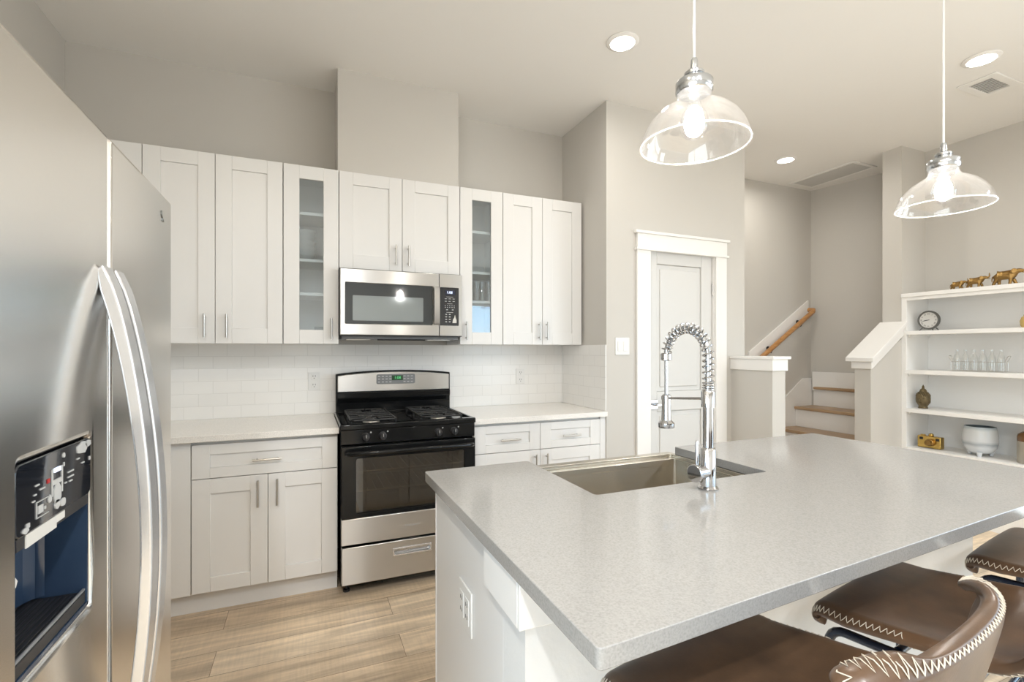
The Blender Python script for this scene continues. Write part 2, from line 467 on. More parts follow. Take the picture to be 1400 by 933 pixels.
# ================================================================== THE ROOM
CZ = 3.062
LX, BY, RWX, PY = -1.243, 3.455, 1.903, 2.826     # left wall, back wall, pantry side wall, pantry front
RY = -3.3                                          # rear wall with the windows, behind the camera
struct('floor', MB().box(LX - .1, 5.6, RY - .1, 3.75, -.06, 0), 'floor')
struct('ceiling', MB().box(LX - .1, 5.6, RY - .1, 3.75, CZ, CZ + .08), 'ceiling')
LW, RW = (-2.9, .35, .10, 2.05), (-2.9, .45, .10, 2.55)      # glazed openings behind the camera, RW added to light the refrigerator: y0, y1, z0, z1
struct('wall_left', MB().box(LX - .1, LX, LW[1], BY + .1, 0, CZ).box(LX - .1, LX, RY - .1, LW[0], 0, CZ).box(LX - .1, LX, LW[0], LW[1], 0, LW[2]).box(LX - .1, LX, LW[0], LW[1], LW[3], CZ), 'wall')
struct('wall_back', MB().box(LX - .1, RWX, BY, BY + .1, 0, CZ), 'wall')
struct('wall_pantry_side', MB().box(RWX, RWX + .1, PY, BY + .1, 0, CZ), 'wall')
# pantry front wall with the door opening
DX0, DX1, DZ = 2.276, 2.878, 2.052
w = MB().box(RWX + .1, DX0 - .02, PY, PY + .1, 0, CZ).box(DX1 + .02, 3.204, PY, PY + .1, 0, CZ).box(DX0 - .02, DX1 + .02, PY, PY + .1, DZ + .02, CZ)
struct('wall_pantry', w, 'wall')
struct('wall_stair_left', MB().box(3.10, 3.204, PY + .1, 3.62, 0, CZ), 'wall')
struct('wall_stair_back', MB().box(3.204, 5.045, 3.58, 3.68, 0, CZ), 'wall')
struct('wall_stair_end', MB().prism([(5.035, 3.60), (5.245, 2.60), (5.4, 2.60), (5.4, 3.68), (5.035, 3.68)], 0, CZ), 'wall')
struct('wall_pier', MB().box(4.627, 5.4, 2.485, 2.634, 0, CZ), 'wall')
struct('wall_niche', MB().box(4.965, 5.4, .78, 2.485, 0, CZ), 'wall')
struct('wall_right', MB().box(4.627, 4.727, RW[1], .78, 0, CZ).box(4.627, 4.727, RY - .1, RW[0], 0, CZ).box(4.627, 4.727, RW[0], RW[1], 0, RW[2]).box(4.627, 4.727, RW[0], RW[1], RW[3], CZ).box(4.727, 5.4, .68, .78, 0, CZ), 'wall')
struct('wall_chase', MB().box(.172, .937, 3.142, BY, 2.43, CZ), 'wall')
# rear wall, two wide windows
WINS = [(3.1, 4.4, .6, 2.3)]
w = MB().box(LX, 3.1, RY - .1, RY, 0, CZ).box(4.4, 4.627, RY - .1, RY, 0, CZ)
for x0, x1, z0, z1 in WINS: w.box(x0, x1, RY - .1, RY, 0, z0).box(x0, x1, RY - .1, RY, z1, CZ)
struct('wall_rear', w, 'wall')
for n, (x0, x1, z0, z1) in enumerate(WINS):
    r = sroot('window_%d' % (n + 1), ((x0 + x1) / 2, RY - .05, z0))
    f = MB().ring((x0, x1, z0, z1), (x0 + .05, x1 - .05, z0 + .05, z1 - .05), RY - .08, RY - .02, 'Y')
    xm = (x0 + x1) / 2; f.box(xm - .03, xm + .03, RY - .07, RY - .03, z0 + .05, z1 - .05)
    f.build('window_frame', 'frame_w', r)
    MB().box(x0 + .05, xm - .03, RY - .054, RY - .046, z0 + .05, z1 - .05).box(xm + .03, x1 - .05, RY - .054, RY - .046, z0 + .05, z1 - .05).build('window_glass', 'clear', r)
    ld = bpy.data.lights.new('window_daylight', 'AREA'); ld.shape = 'RECTANGLE'; ld.size = x1 - x0 - .02; ld.size_y = z1 - z0 - .02
    ld.cycles.is_portal = True
    lo = bpy.data.objects.new('window_daylight', ld); COL.objects.link(lo)
    lo.location = (xm, RY - .12, (z0 + z1) / 2); lo.rotation_euler = (R(90), 0, 0)
for n, xw, (y0, y1, z0, z1), rz_ in ((2, LX - .05, LW, -90), (3, 4.677, RW, 90)):
    r = sroot('window_%d' % n, (xw, (y0 + y1) / 2, z0)); ym = (y0 + y1) / 2
    f = MB().ring((y0, y1, z0, z1), (y0 + .05, y1 - .05, z0 + .05, z1 - .05), xw - .03, xw + .03, 'X')
    f.box(xw - .02, xw + .02, ym - .03, ym + .03, z0 + .05, z1 - .05)
    f.build('window_frame', 'frame_w', r)
    MB().box(xw - .004, xw + .004, y0 + .05, ym - .03, z0 + .05, z1 - .05).box(xw - .004, xw + .004, ym + .03, y1 - .05, z0 + .05, z1 - .05).build('window_glass', 'clear', r)
    ld = bpy.data.lights.new('window_daylight', 'AREA'); ld.shape = 'RECTANGLE'; ld.size = y1 - y0 - .02; ld.size_y = z1 - z0 - .02
    ld.cycles.is_portal = True
    lo = bpy.data.objects.new('window_daylight', ld); COL.objects.link(lo)
    lo.location = (xw + (-.07 if n == 2 else .07), ym, (z0 + z1) / 2); lo.rotation_euler = (R(90), 0, R(rz_))
# baseboards
def base(name, *b): struct(name, MB().box(*b), 'trim', .004)
base('baseboard_pantry_right', 3.005, 3.06, PY - .014, PY, 0, .13)
base('baseboard_pantry_left', RWX + .05, 2.14, PY - .014, PY, 0, .13)
base('baseboard_right', 4.613, 4.627, RY, .78, 0, .115)
base('baseboard_rear', LX, 4.6, RY, RY + .014, 0, .13)
base('baseboard_left', LX, LX + .014, RY + .02, .6, 0, .115)
# tiled splashback
struct('trim_backsplash', MB().box(-1.24, RWX - .001, BY - .008, BY - .0005, .913, 1.372), 'tile_x')
struct('trim_backsplash_return', MB().box(RWX - .008, RWX - .0005, PY, BY - .009, .913, 1.372), 'tile_y', .001)

# pantry door
d = sroot('door_1', ((DX0 + DX1) / 2, PY, 0))
c = MB().box(2.149, DX0 - .008, PY - .02, PY - .0005, 0, 2.055).box(DX1 + .008, 2.994, PY - .02, PY - .0005, 0, 2.055)
c.box(2.149, 2.994, PY - .024, PY - .0005, 2.055, 2.165).box(2.129, 3.014, PY - .036, PY - .0005, 2.165, 2.185).box(2.137, 3.006, PY - .034, PY - .0005, 2.047, 2.063)
c.box(DX0 - .02, DX0 - .003, PY, PY + .09, 0, DZ + .02).box(DX1 + .003, DX1 + .02, PY, PY + .09, 0, DZ + .02).box(DX0 - .02, DX1 + .02, PY, PY + .09, DZ + .004, DZ + .02)
c.build('door_casing', 'trim', d, .002)
lf = MB()
y0, y1 = PY + .018, PY + .055
for x0, x1 in ((DX0, 2.352), (2.775, DX1)): lf.box(x0, x1, y0, y1, .01, DZ)
for z0, z1 in ((.01, .22), (.885, 1.03), (1.965, DZ)): lf.box(2.352, 2.775, y0, y1, z0, z1)
for z0, z1 in ((.22, .885), (1.03, 1.965)):
    lf.box(2.352, 2.775, y0 + .013, y1 - .01, z0, z1)
    lf.prism(rrect(2.385, 2.742, z0 + .034, z1 - .034, .004, 2), y0 + .004, y0 + .014, 'Y')
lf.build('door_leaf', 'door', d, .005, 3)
hd = MB().box(2.288, 2.356, y0 - .009, y0, .905, .973).build('door_handle', 'chrome', d, .003)
MB().cyl((2.322, y0 - .009, .94), (2.322, y0 - .045, .94), .010).box(2.310, 2.435, y0 - .055, y0 - .041, .932, .948).build('lever', 'chrome', hd, .002)
hg = MB()
for z in (.25, 1.05, 1.80): hg.cyl((DX1 + .003, y0 - .006, z - .045), (DX1 + .003, y0 - .006, z + .045), .006, 10)
hg.build('hinge', 'handle', d)

# half walls beside the stair
struct('wall_half_left', MB().box(3.06, 3.19, 2.46, PY + .002, 0, 1.20), 'wall')
t = MB().box(3.048, 3.204, 2.448, PY - .0005, 1.185, 1.268).prism([(3.04, 2.436), (3.222, 2.436), (3.222, PY - .0005), (3.04, PY - .0005)], 1.268, 1.29)
struct('trim_half_wall_cap', t, 'trim', .003)
K0, K1, KX = 2.485, 2.61, 4.212
struct('wall_half_right', MB().prism([(KX, 0), (4.627, 0), (4.627, 1.43), (KX, 1.21)], K0, K1, 'Y'), 'wall')
def slope(x): return 1.292 + (x - KX) * .66
t = MB()
xa = KX - .05
t.prism([(xa, slope(xa) - .02), (4.6265, slope(4.627) - .02), (4.6265, slope(4.627) + .012), (xa, slope(xa) + .012)], K0 - .045, K1 + .045, 'Y')
xb = KX - .018
t.prism([(xb, slope(xb) - .10), (KX, slope(KX) - .105), (4.6265, slope(4.627) - .105), (4.6265, slope(4.627) - .02), (xb, slope(xb) - .02)], K0 - .018, K1 + .018, 'Y')
struct('trim_stair_cap', t, 'trim', .003)

# ================================================================== STAIR
st = thing('staircase', 'white-risered staircase with oak treads climbing between the two half walls', 'staircase', (4.4, 3.1, 0))
NOSE = [3.94, 4.21, 4.48, 4.75, 5.02]
for k, nx in enumerate(NOSE):
    z = .187 * (k + 1) - .035
    z = [.155, .34, .53, .738, .94][k]
    ya = 2.615 if k < 2 else 2.637
    xe = NOSE[k + 1] + .03 if k < 4 else None
    ri = MB()
    zb = [.155, .34, .53, .738, .94][k - 1] if k else 0
    ri.box(nx + .025, nx + .043, ya, 3.562, zb + .0002, z - .03)
    ri.build('riser', 'trim', st)
    tr = MB()
    if xe: tr.box(nx, xe - .005, ya, 3.562, z - .03, z)
    else: tr.prism([(nx, ya), (5.228, ya), (5.045, 3.545), (nx, 3.55)], z - .03, z)
    tr.build('tread', 'tread', st, .008, 3)
sk = MB().prism([(3.9, .0), (5.03, .0), (5.03, 1.03), (4.895, 1.03), (3.9, .33)], 3.563, 3.579, 'Y')
sk.build('skirt_board', 'trim', st, .002)
sk = MB().prism([(5.028, 3.555), (5.232, 2.637), (5.222, 2.637), (5.018, 3.55)], .90, 1.10)
sk.build('skirt_board', 'trim', st, .002)
hr = thing('handrail', 'brown oak handrail on a white backing board up the stair wall', 'handrail', (4.6, 3.56, 1.3))
def rz(x): return 1.155 + (x - 4.12) * .635
MB().prism([(4.10, rz(4.10) + .03), (4.98, rz(4.98) + .03), (4.98, rz(4.98) + .17), (4.10, rz(4.10) + .17)], 3.562, 3.5795, 'Y').build('backing_board', 'trim', hr, .003)
rl = MB().tube([(4.12, 3.50, rz(4.12) + .055), (4.96, 3.50, rz(4.96) + .055), (4.975, 3.505, rz(4.975) + .06), (4.98, 3.56, rz(4.98) + .065)], .024, 14)
rl.build('rail', 'rail', hr)
for x in (4.36, 4.80):
    MB().tube([(x, 3.562, rz(x) + .045), (x, 3.52, rz(x) - .002), (x, 3.50, rz(x) + .035)], .006, 8).lathe([(0, 0), (.02, 0), (.02, .006), (0, .006)], (x, 3.556, rz(x) + .045), 14, 'Y').build('bracket', 'dark', hr)

# ================================================================== CABINETRY
def bar(mb, p0, p1, out, r=.0055):
    """bar pull between p0 and p1, standing off along out"""
    p0, p1, o = Vector(p0), Vector(p1), Vector(out)
    mb.cyl(p0 + o, p1 + o, r, 12)
    for f in (.14, .86):
        q = p0.lerp(p1, f); mb.cyl(q, q + o, r * .8, 10)
    return mb
def shaker(name, x0, x1, z0, z1, yf, parent, d=-1, st=.08, rt=.08, rb=.085, glazed=False, pull=None):
    """shaker front on the plane y=yf facing d*Y, 20 mm thick"""
    a, b = yf, yf - d * .02
    lo, hi = min(a, b), max(a, b)
    m = MB().box(x0, x0 + st, lo, hi, z0, z1).box(x1 - st, x1, lo, hi, z0, z1)
    m.box(x0 + st, x1 - st, lo, hi, z0, z0 + rb).box(x0 + st, x1 - st, lo, hi, z1 - rt, z1)
    if not glazed:
        p, q = yf - d * .009, yf - d * .0195
        m.box(x0 + st, x1 - st, min(p, q), max(p, q), z0 + rb, z1 - rt)
    o = m.build(name, 'cab', parent, .0012, 1)
    if glazed:
        MB().box(x0 + st - .002, x1 - st + .002, yf - d * .012 - .002, yf - d * .012 + .002, z0 + rb - .002, z1 - rt + .002).build('glass_pane', 'pane', o)
    if pull:
        bar(MB(), (pull[0], yf, pull[1]), (pull[2], yf, pull[3]), (0, d * .028, 0)).build('handle', 'handle', o)
    return o
UZ0, UZ1, UF = 1.372, 2.431, 3.125
def open_box(mb, x0, x1, y0, y1, z0, z1, t=.018):
    mb.box(x0, x0 + t, y0, y1, z0, z1).box(x1 - t, x1, y0, y1, z0, z1).box(x0 + t, x1 - t, y0, y1, z0, z0 + t).box(x0 + t, x1 - t, y0, y1, z1 - t, z1)
    return mb.box(x0 + t, x1 - t, y1 - .006, y1, z0 + t, z1 - t)
def wall_cab(x0, x1, label, doors, z0=UZ0, filler=None):
    t = thing('wall_cabinet', label, 'cabinet', ((x0 + x1) / 2, BY, z0), 'white upper cabinets')
    MB().box(x0, x1, UF + .022, BY - .001, z0, UZ1 - .001).build('carcass', 'cab', t, .001, 1)
    for a, b, hx in doors:
        shaker('door', a + .0015, b - .0015, z0 + .002, UZ1, UF, t, pull=(hx, z0 + .035, hx, z0 + .165) if hx else None, rt=.076)
    if filler: MB().box(filler[0], filler[1] - .002, UF + .002, UF + .0215, z0, UZ1).build('filler_panel', 'cab', t, .001, 1)
    return t
wall_cab(-.97, -.131, 'tall white double-door upper cabinet left of the left glass-door cabinet, above the plain counter', [(-.806, -.472, -.521), (-.472, -.131, -.415)], filler=(-.97, -.806))
wall_cab(.1785, .9415, 'short white double-door upper cabinet directly above the microwave', [(.1785, .560, .519), (.560, .9415, .598)], 1.836)
wall_cab(1.2535, 1.886, 'white double-door upper cabinet at the right end, next to the pantry wall', [(1.2535, 1.560, 1.530), (1.560, 1.886, 1.590)])
def glass_cab(x0, x1, label, shelves, hx):
    t = thing('glass_door_cabinet', label, 'cabinet', ((x0 + x1) / 2, BY, UZ0), 'white upper cabinets')
    open_box(MB(), x0, x1, UF + .022, BY - .001, UZ0, UZ1 - .001).build('carcass', 'cabin', t)
    for z in shelves: MB().box(x0 + .0185, x1 - .0185, UF + .035, BY - .008, z - .018, z).build('shelf', 'cab', t, .001, 1)
    shaker('door', x0 + .0015, x1 - .0015, UZ0 + .002, UZ1, UF, t, st=.085, rt=.078, rb=.083, glazed=True, pull=(hx, UZ0 + .03, hx, UZ0 + .155))
    return t
SH = (1.685, 1.90, 2.158)
glass_cab(-.129, .177, 'narrow glass-door upper cabinet holding stacked bowls, left of the microwave', (1.682, 1.885, 2.165), .135)
glass_cab(.943, 1.252, 'narrow glass-door upper cabinet holding drinking glasses, right of the microwave', (1.675, 1.875, 2.155), .985)

# bowls and a mug behind the left glass door, tumblers behind the right one
bw = None
for k in range(5):
    if bw is None:
        bw = MB().lathe([(0, 0), (.035, 0), (.036, .006), (.060, .028), (.072, .055), (.068, .055), (.055, .030), (.03, .010), (0, .009)], (-.02, 3.29, 1.8852), 28).build('bowl', 'china', loc=(-.02, 3.29, 1.8852))
        o = bw
    else:
        o = bw.copy(); COL.objects.link(o); o.location.z = 1.8852 + .034 * k
    tag(o, ['bottom bowl', 'second bowl from the bottom', 'middle bowl', 'second bowl from the top', 'top bowl'][k] + ' of the stack behind the left glass cabinet door', 'bowl', 'bowls stacked in the left glass cabinet')
bx = MB().lathe([(0, 0), (.036, 0), (.042, .01), (.044, .09), (.040, .09), (.038, .012), (0, .01)], (.085, 3.28, 1.3905), 24).build('mug', 'china', loc=(.085, 3.28, 1.3905))
MB().tube(arc((.128, 3.28, 1.437), .022, -85, 85, 8), .005, 8).build('mug_handle', 'china', bx)
tag(bx, 'pale mug on the bottom shelf of the left glass cabinet', 'mug')
tb = None
for k, (x, y) in enumerate(((1.03, 3.27), (1.085, 3.33), (1.10, 3.24), (1.16, 3.29), (1.188, 3.23))):
    if tb is None:
        o = tb = MB().lathe([(0, 0), (.024, 0), (.026, .004), (.034, .145), (.0315, .145), (.024, .012), (0, .010)], (x, y, 1.6752), 24).build('tumbler', 'clear', loc=(x, y, 1.6752))
    else:
        o = tb.copy(); COL.objects.link(o); o.location = (x, y, 1.6752)
    tag(o, ['leftmost', 'second from left', 'middle', 'second from right', 'rightmost'][k] + ' of the tall clear tumblers behind the right glass cabinet door', 'glass', 'tumblers in the right glass cabinet')

# base cabinets
BF = 2.83
def base_cab(x0, x1, label, name='base_cabinet'):
    t = thing(name, label, 'cabinet', ((x0 + x1) / 2, BY, 0), 'white base cabinets')
    MB().box(x0, x1, BF + .021, BY - .001, .115, .880).build('carcass', 'cab', t, .001, 1)
    MB().box(x0, x1, BF + .065, BF + .08, .0005, .115).build('toe_kick', 'cab', t)
    return t
b = base_cab(-1.235, .155, 'white base cabinet with one wide drawer and two doors, left of the stove')
MB().box(-.80, -.533, BF + .004, BF + .0205, .116, .878).build('filler_panel', 'cab', b, .001, 1)
shaker('drawer', -.528, .152, .692, .862, BF, b, st=.078, rt=.052, rb=.052, pull=(-.258, .770, -.122, .770))
shaker('door', -.528, -.1905, .120, .688, BF, b, st=.08, rt=.075, rb=.073, pull=(-.234, .527, -.234, .664))
shaker('door', -.1875, .152, .120, .688, BF, b, st=.08, rt=.075, rb=.073, pull=(-.145, .527, -.145, .664))
b = base_cab(.937, 1.902, 'white base cabinet with two drawers over two doors, right of the stove')
MB().box(1.857, 1.902, BF + .004, BF + .0205, .116, .878).build('filler_panel', 'cab', b, .001, 1)
shaker('drawer', .945, 1.3965, .692, .862, BF, b, st=.075, rt=.05, rb=.05, pull=(1.113, .770, 1.247, .770))
shaker('drawer', 1.3995, 1.852, .692, .862, BF, b, st=.075, rt=.05, rb=.05, pull=(1.553, .770, 1.687, .770))
shaker('door', .945, 1.3965, .120, .688, BF, b, st=.08, rt=.075, rb=.073, pull=(1.358, .527, 1.358, .664))
shaker('door', 1.3995, 1.852, .120, .688, BF, b, st=.08, rt=.075, rb=.073, pull=(1.438, .527, 1.438, .664))
tag(MB().box(-1.242, .160, 2.797, BY - .0085, .8805, .913).build('countertop', 'quartz_w', bevel=.002, loc=(-.54, 3.1, .8805)), 'white quartz countertop left of the stove, running behind the fridge', 'countertop')
tag(MB().box(.932, RWX - .0085, 2.797, BY - .0085, .8805, .913).build('countertop', 'quartz_w', bevel=.002, loc=(1.4, 3.1, .8805)), 'white quartz countertop right of the stove, ending at the pantry wall', 'countertop')

# wall plates
def plate(name, label, cat, c, w, h, axis):
    """axis: 'Y' faces -Y, 'X' faces -X"""
    t = thing(name, label, cat, c)
    x, y, z = c
    def B(mb, u0, u1, d0, d1, v0, v1):
        return mb.box(x + u0, x + u1, y - d1, y - d0, z + v0, z + v1) if axis == 'Y' else mb.box(x - d1, x - d0, y + u0, y + u1, z + v0, z + v1)
    B(MB(), -w / 2, w / 2, .0002, .006, -h / 2, h / 2).build('cover_plate', 'plate', t, .002)
    return t, B
for c, lab in (((.042, BY - .008, 1.133), 'white duplex outlet on the tiled splashback left of the stove'), ((1.527, BY - .008, 1.132), 'white duplex outlet on the tiled splashback right of the stove')):
    t, B = plate('wall_outlet', lab, 'outlet', c, .074, .116, 'Y')
    for v in (-.028, .028):
        s = B(MB(), -.017, .017, .006, .0085, v - .020, v + .020).build('socket', 'plate', t, .003)
        m = MB()
        for u in (-.007, .007): B(m, u - .0014, u + .0014, .0085, .0092, v - .002, v + .009)
        B(m, -.0025, .0025, .0085, .0092, v - .013, v - .008); m.build('slot', 'slot', s)
t, B = plate('light_switch', 'white double rocker light switch beside the pantry door', 'switch', (2.033, PY, 1.362), .118, .122, 'Y')
for u in (-.024, .024):
    B(MB(), u - .017, u + .017, .006, .009, -.034, .034).build('rocker', 'plate', t, .002)

# ================================================================== STOVE
RG = thing('gas_range', 'black and stainless freestanding gas stove between the two white countertops', 'stove', (.547, 3.1, 0))
m = open_box(MB(), .168, .925, 2.802, 3.40, .045, .900, .03)
m.build('body', 'black', RG, .002)
open_box(MB(), .205, .888, 2.803, 3.25, .415, .79, .008).build('oven_cavity', 'enamel', RG)
for z in (.545, .655):
    m = MB()
    for y in (2.83, 3.20): m.cyl((.216, y, z), (.877, y, z), .0035, 8)
    for k in range(15): m.cyl((.225 + k * .0455, 2.83, z), (.225 + k * .0455, 3.20, z), .002, 6)
    m.build('oven_rack', 'handle', RG)
# cooktop: raised rim around a sunken deck
m = MB().ring((.162, .931, 2.756, 3.362), (.182, .911, 2.800, 3.342), .901, .931, 'Z', .02)
m.box(.17, .92, 2.78, 3.35, .901, .918)
m.build('cooktop', 'black', RG, .006, 3)
MB().box(.166, .927, 2.766, 2.8015, .820, .9005).build('control_panel', 'black', RG, .004, 3)
for x in (.296, .387, .702, .797):
    k = MB().lathe([(0, 0), (.024, 0), (.024, -.006), (.0195, -.010), (.0185, -.026), (.016, -.030), (0, -.030)], (x, 2.766, .858), 24, 'Y').box(x - .005, x + .005, 2.728, 2.748, .840, .876).build('knob', 'dark', RG, .0015)
    MB().box(x - .0012, x + .0012, 2.7272, 2.7285, .858, .875).build('pointer', 'white_mark', k)
    MB().lathe([(0, -.001), (.004, -.001), (.004, 0), (0, 0)], (x + .028, 2.7658, .882), 12, 'Y').build('index_mark', 'white_mark', RG)
BU = ((.345, 2.935), (.345, 3.20), (.745, 2.935), (.745, 3.20))
for i, (x, y) in enumerate(BU):
    b = MB().lathe([(0, 0), (.048, 0), (.046, .004), (.036, .007), (.034, .010), (0, .010)], (x, y, .9182), 28).build('burner', 'burner', RG)
    MB().lathe([(0, 0), (.030, 0), (.032, .004), (.030, .010), (0, .011)], (x, y, .9284), 24).build('burner_cap', 'iron', b)
for xa, xb in ((.225, .470), (.620, .865)):
    g = MB(); z = .943; xc = (xa + xb) / 2
    fr = [(xa, 2.815, z), (xb, 2.815, z), (xb, 3.325, z), (xa, 3.325, z)]
    g.tube([(xa + .015, 2.815, z), (xb - .015, 2.815, z), (xb, 2.83, z), (xb, 3.31, z), (xb - .015, 3.325, z), (xa + .015, 3.325, z), (xa, 3.31, z), (xa, 2.83, z)], .0055, 8, closed=True)
    for yb in (2.985, 3.07, 3.155): g.tube([(xa, yb, z), (xb, yb, z)], .005, 8)
    for yc in (2.905, 3.235):
        for s in (-1, 1):
            g.tube([(xc + s * (xb - xa) / 2, yc, z), (xc + s * .060, yc, z + .001), (xc + s * .036, yc, z - .001)], .005, 8)
        g.tube([(xc, yc - .09, z), (xc, yc - .045, z + .001), (xc, yc - .036, z - .001)], .005, 8)
        g.tube([(xc, yc + .09, z), (xc, yc + .045, z + .001), (xc, yc + .036, z - .001)], .005, 8)
        for s in (-1, 1):
            g.tube([(xc + s * .075, yc - .085, z), (xc + s * .03, yc - .03, z)], .0045, 8)
            g.tube([(xc + s * .075, yc + .085, z), (xc + s * .03, yc + .03, z)], .0045, 8)
    for x in (xa, xb):
        for y in (2.84, 3.07, 3.30): g.cyl((x, y, .918), (x, y, z), .006, 8)
    g.build('grate', 'iron', RG)
# oven door
od = MB().ring((.168, .925, .422, .813), (.245, .858, .447, .745), 2.748, 2.790, 'Y', .012).build('oven_door', 'black', RG, .004, 2)
MB().box(.243, .860, 2.758, 2.764, .445, .747).build('window', 'oven_glass', od)
MB().box(.168, .925, 2.747, 2.790, .281, .4215).build('steel_band', 'steel', od, .003)
MB().text('FRIGIDAIRE', .0155, at(.548, 2.7468, .347) @ Matrix.Diagonal((1.12, 1, 1, 1))).build('badge', 'white_mark', od, smooth=0)
MB().tube([(.195, 2.752, .775), (.197, 2.715, .780), (.215, 2.700, .782), (.878, 2.700, .782), (.896, 2.715, .780), (.898, 2.752, .775)], .0125, 14).build('handle', 'black', od)
dr = MB().ring((.170, .923, .066, .268), (.447, .652, .192, .222), 2.746, 2.790, 'Y', .0148, 8).build('storage_drawer', 'steel', RG, .003)
m = MB().ring((.441, .658, .185, .229), (.4475, .6515, .193, .2215), 2.7415, 2.7465, 'Y', .0140, 8)
m.box(.446, .653, 2.766, 2.778, .191, .223)
m.build('handle_recess', 'fhandle', dr, .001)
for x in (.20, .89):
    for y in (2.83, 3.36): MB().lathe([(0, 0), (.018, 0), (.018, .012), (.008, .016), (.008, .046), (0, .046)], (x, y, .0005), 14).build('foot', 'dark', RG)
# backguard with an arched top
def arch(x0, x1, zs, zm, n=14):
    xc = (x0 + x1) / 2; hw = (x1 - x0) / 2
    return [(x0 + (x1 - x0) * k / n, zm - (zm - zs) * abs((x0 + (x1 - x0) * k / n - xc) / hw) ** 2.2) for k in range(n + 1)]
p = arch(.172, .940, 1.178, 1.199)
MB().prism([(.172, .918), (.940, .918)] + list(reversed(p)), 3.362, 3.425, 'Y').build('backguard', 'black', RG, .006, 3)
p = arch(.183, .929, 1.166, 1.188)
MB().prism([(.183, 1.060), (.929, 1.060)] + list(reversed(p)), 3.350, 3.362, 'Y').build('backguard_panel', 'steel', RG, .003)
MB().box(.178, .934, 3.335, 3.362, 1.020, 1.056).prism([(3.362, .985), (3.362, 1.02), (3.335, 1.02)], .178, .934, 'X').build('vent_ledge', 'black', RG, .003)
dp = MB().prism(rrect(.428, .687, 1.106, 1.172, .01), 3.3475, 3.350, 'Y').build('clock_panel', 'grey', RG, .0008)
MB().box(.530, .605, 3.3468, 3.3476, 1.130, 1.164).build('clock_window', 'green_bg', dp)
MB().text('1:08', .026, at(.568, 3.3464, 1.147)).build('digits', 'green_glow', dp, smooth=0)
m = MB()
for cx in (.445, .470, .495, .520, .615, .640, .665):
    for cz in (1.120, 1.140, 1.158): m.box(cx - .007, cx + .007, 3.3466, 3.3476, cz - .003, cz + .003)
m.build('button_marks', 'white_mark', dp)

# ================================================================== MICROWAVE
MW = thing('microwave', 'stainless over-the-range microwave with a dark door window, mounted above the stove', 'microwave', (.5565, 3.25, 1.40))
MB().box(.180, .933, 3.088, BY - .010, 1.424, 1.834).build('body', 'dark', MW, .003)
md = MB().ring((.180, .7815, 1.428, 1.826), (.208, .740, 1.495, 1.743), 3.050, 3.087, 'Y', .006).build('door', 'steel', MW, .003)
MB().ring((.207, .741, 1.494, 1.744), (.252, .680, 1.515, 1.667), 3.0535, 3.058, 'Y', .005).build('window_frame', 'mw_frame', md)
MB().box(.250, .682, 3.0565, 3.060, 1.513, 1.669).build('window', 'mw_glass', md)
hh = MB().prism([(3.0535, 1.497), (3.030, 1.502), (3.020, 1.52), (3.017, 1.62), (3.020, 1.72), (3.030, 1.74), (3.0535, 1.745), (3.0535, 1.735), (3.036, 1.728), (3.032, 1.62), (3.036, 1.512), (3.0535, 1.507)], .742, .780, 'X')
hh.build('handle', 'steel', md, .003)
cp = MB().ring((.7845, .934, 1.428, 1.826), (.787, .912, 1.494, 1.741), 3.050, 3.087, 'Y', .002).build('control_panel', 'steel', MW, .003)
kp = MB().box(.786, .913, 3.0515, 3.058, 1.493, 1.742).build('keypad', 'panel_black', cp)
MB().box(.822, .888, 3.0508, 3.0516, 1.694, 1.724).build('display', 'led_bg', kp)
MB().text('1:08', .0225, at(.851, 3.0504, 1.709)).build('digits', 'blue_glow', kp, smooth=0)
m = MB()
def dash(x, z, w, h): m.box(x - w / 2, x + w / 2, 3.0508, 3.0516, z - h / 2, z + h / 2)
for z, w in ((1.680, .045), (1.636, .035), (1.580, .045)): dash(.852, z, w, .0022)
for z in (1.668, 1.652):
    for x in (.826, .851, .878): dash(x, z, .014, .0035)
for z in (1.623, 1.612):
    for x in (.822, .837, .852, .867, .882): dash(x, z, .006, .004)
for x in (.834, .872): dash(x, 1.597, .012, .005)
for z in (1.567, 1.551, 1.535, 1.519):
    for x in (.828, .852): dash(x, z, .012, .0055)
m.build('key_marks', 'white_mark', kp)
MB().prism([(.870, 1.512), (.897, 1.512), (.898, 1.530), (.892, 1.545), (.887, 1.566), (.882, 1.546), (.874, 1.535)], 3.0508, 3.0516, 'Y').build('sticker', 'paper', kp)
ub = MB().box(.192, .922, 3.10, BY - .02, 1.403, 1.4235).build('underside', 'grey', MW, .003)
for x0, x1 in ((.225, .36), (.72, .87)): MB().box(x0, x1, 3.12, 3.24, 1.3995, 1.4029).build('filter', 'handle', ub)
MB().prism([(.40, 3.088), (.70, 3.088), (.66, 3.16), (.44, 3.16)], 1.396, 1.4028).build('lamp_cover', 'black', ub)
MB().box(.181, .934, 3.052, 3.10, 1.4235, 1.4278).build('lower_lip', 'dark', MW)

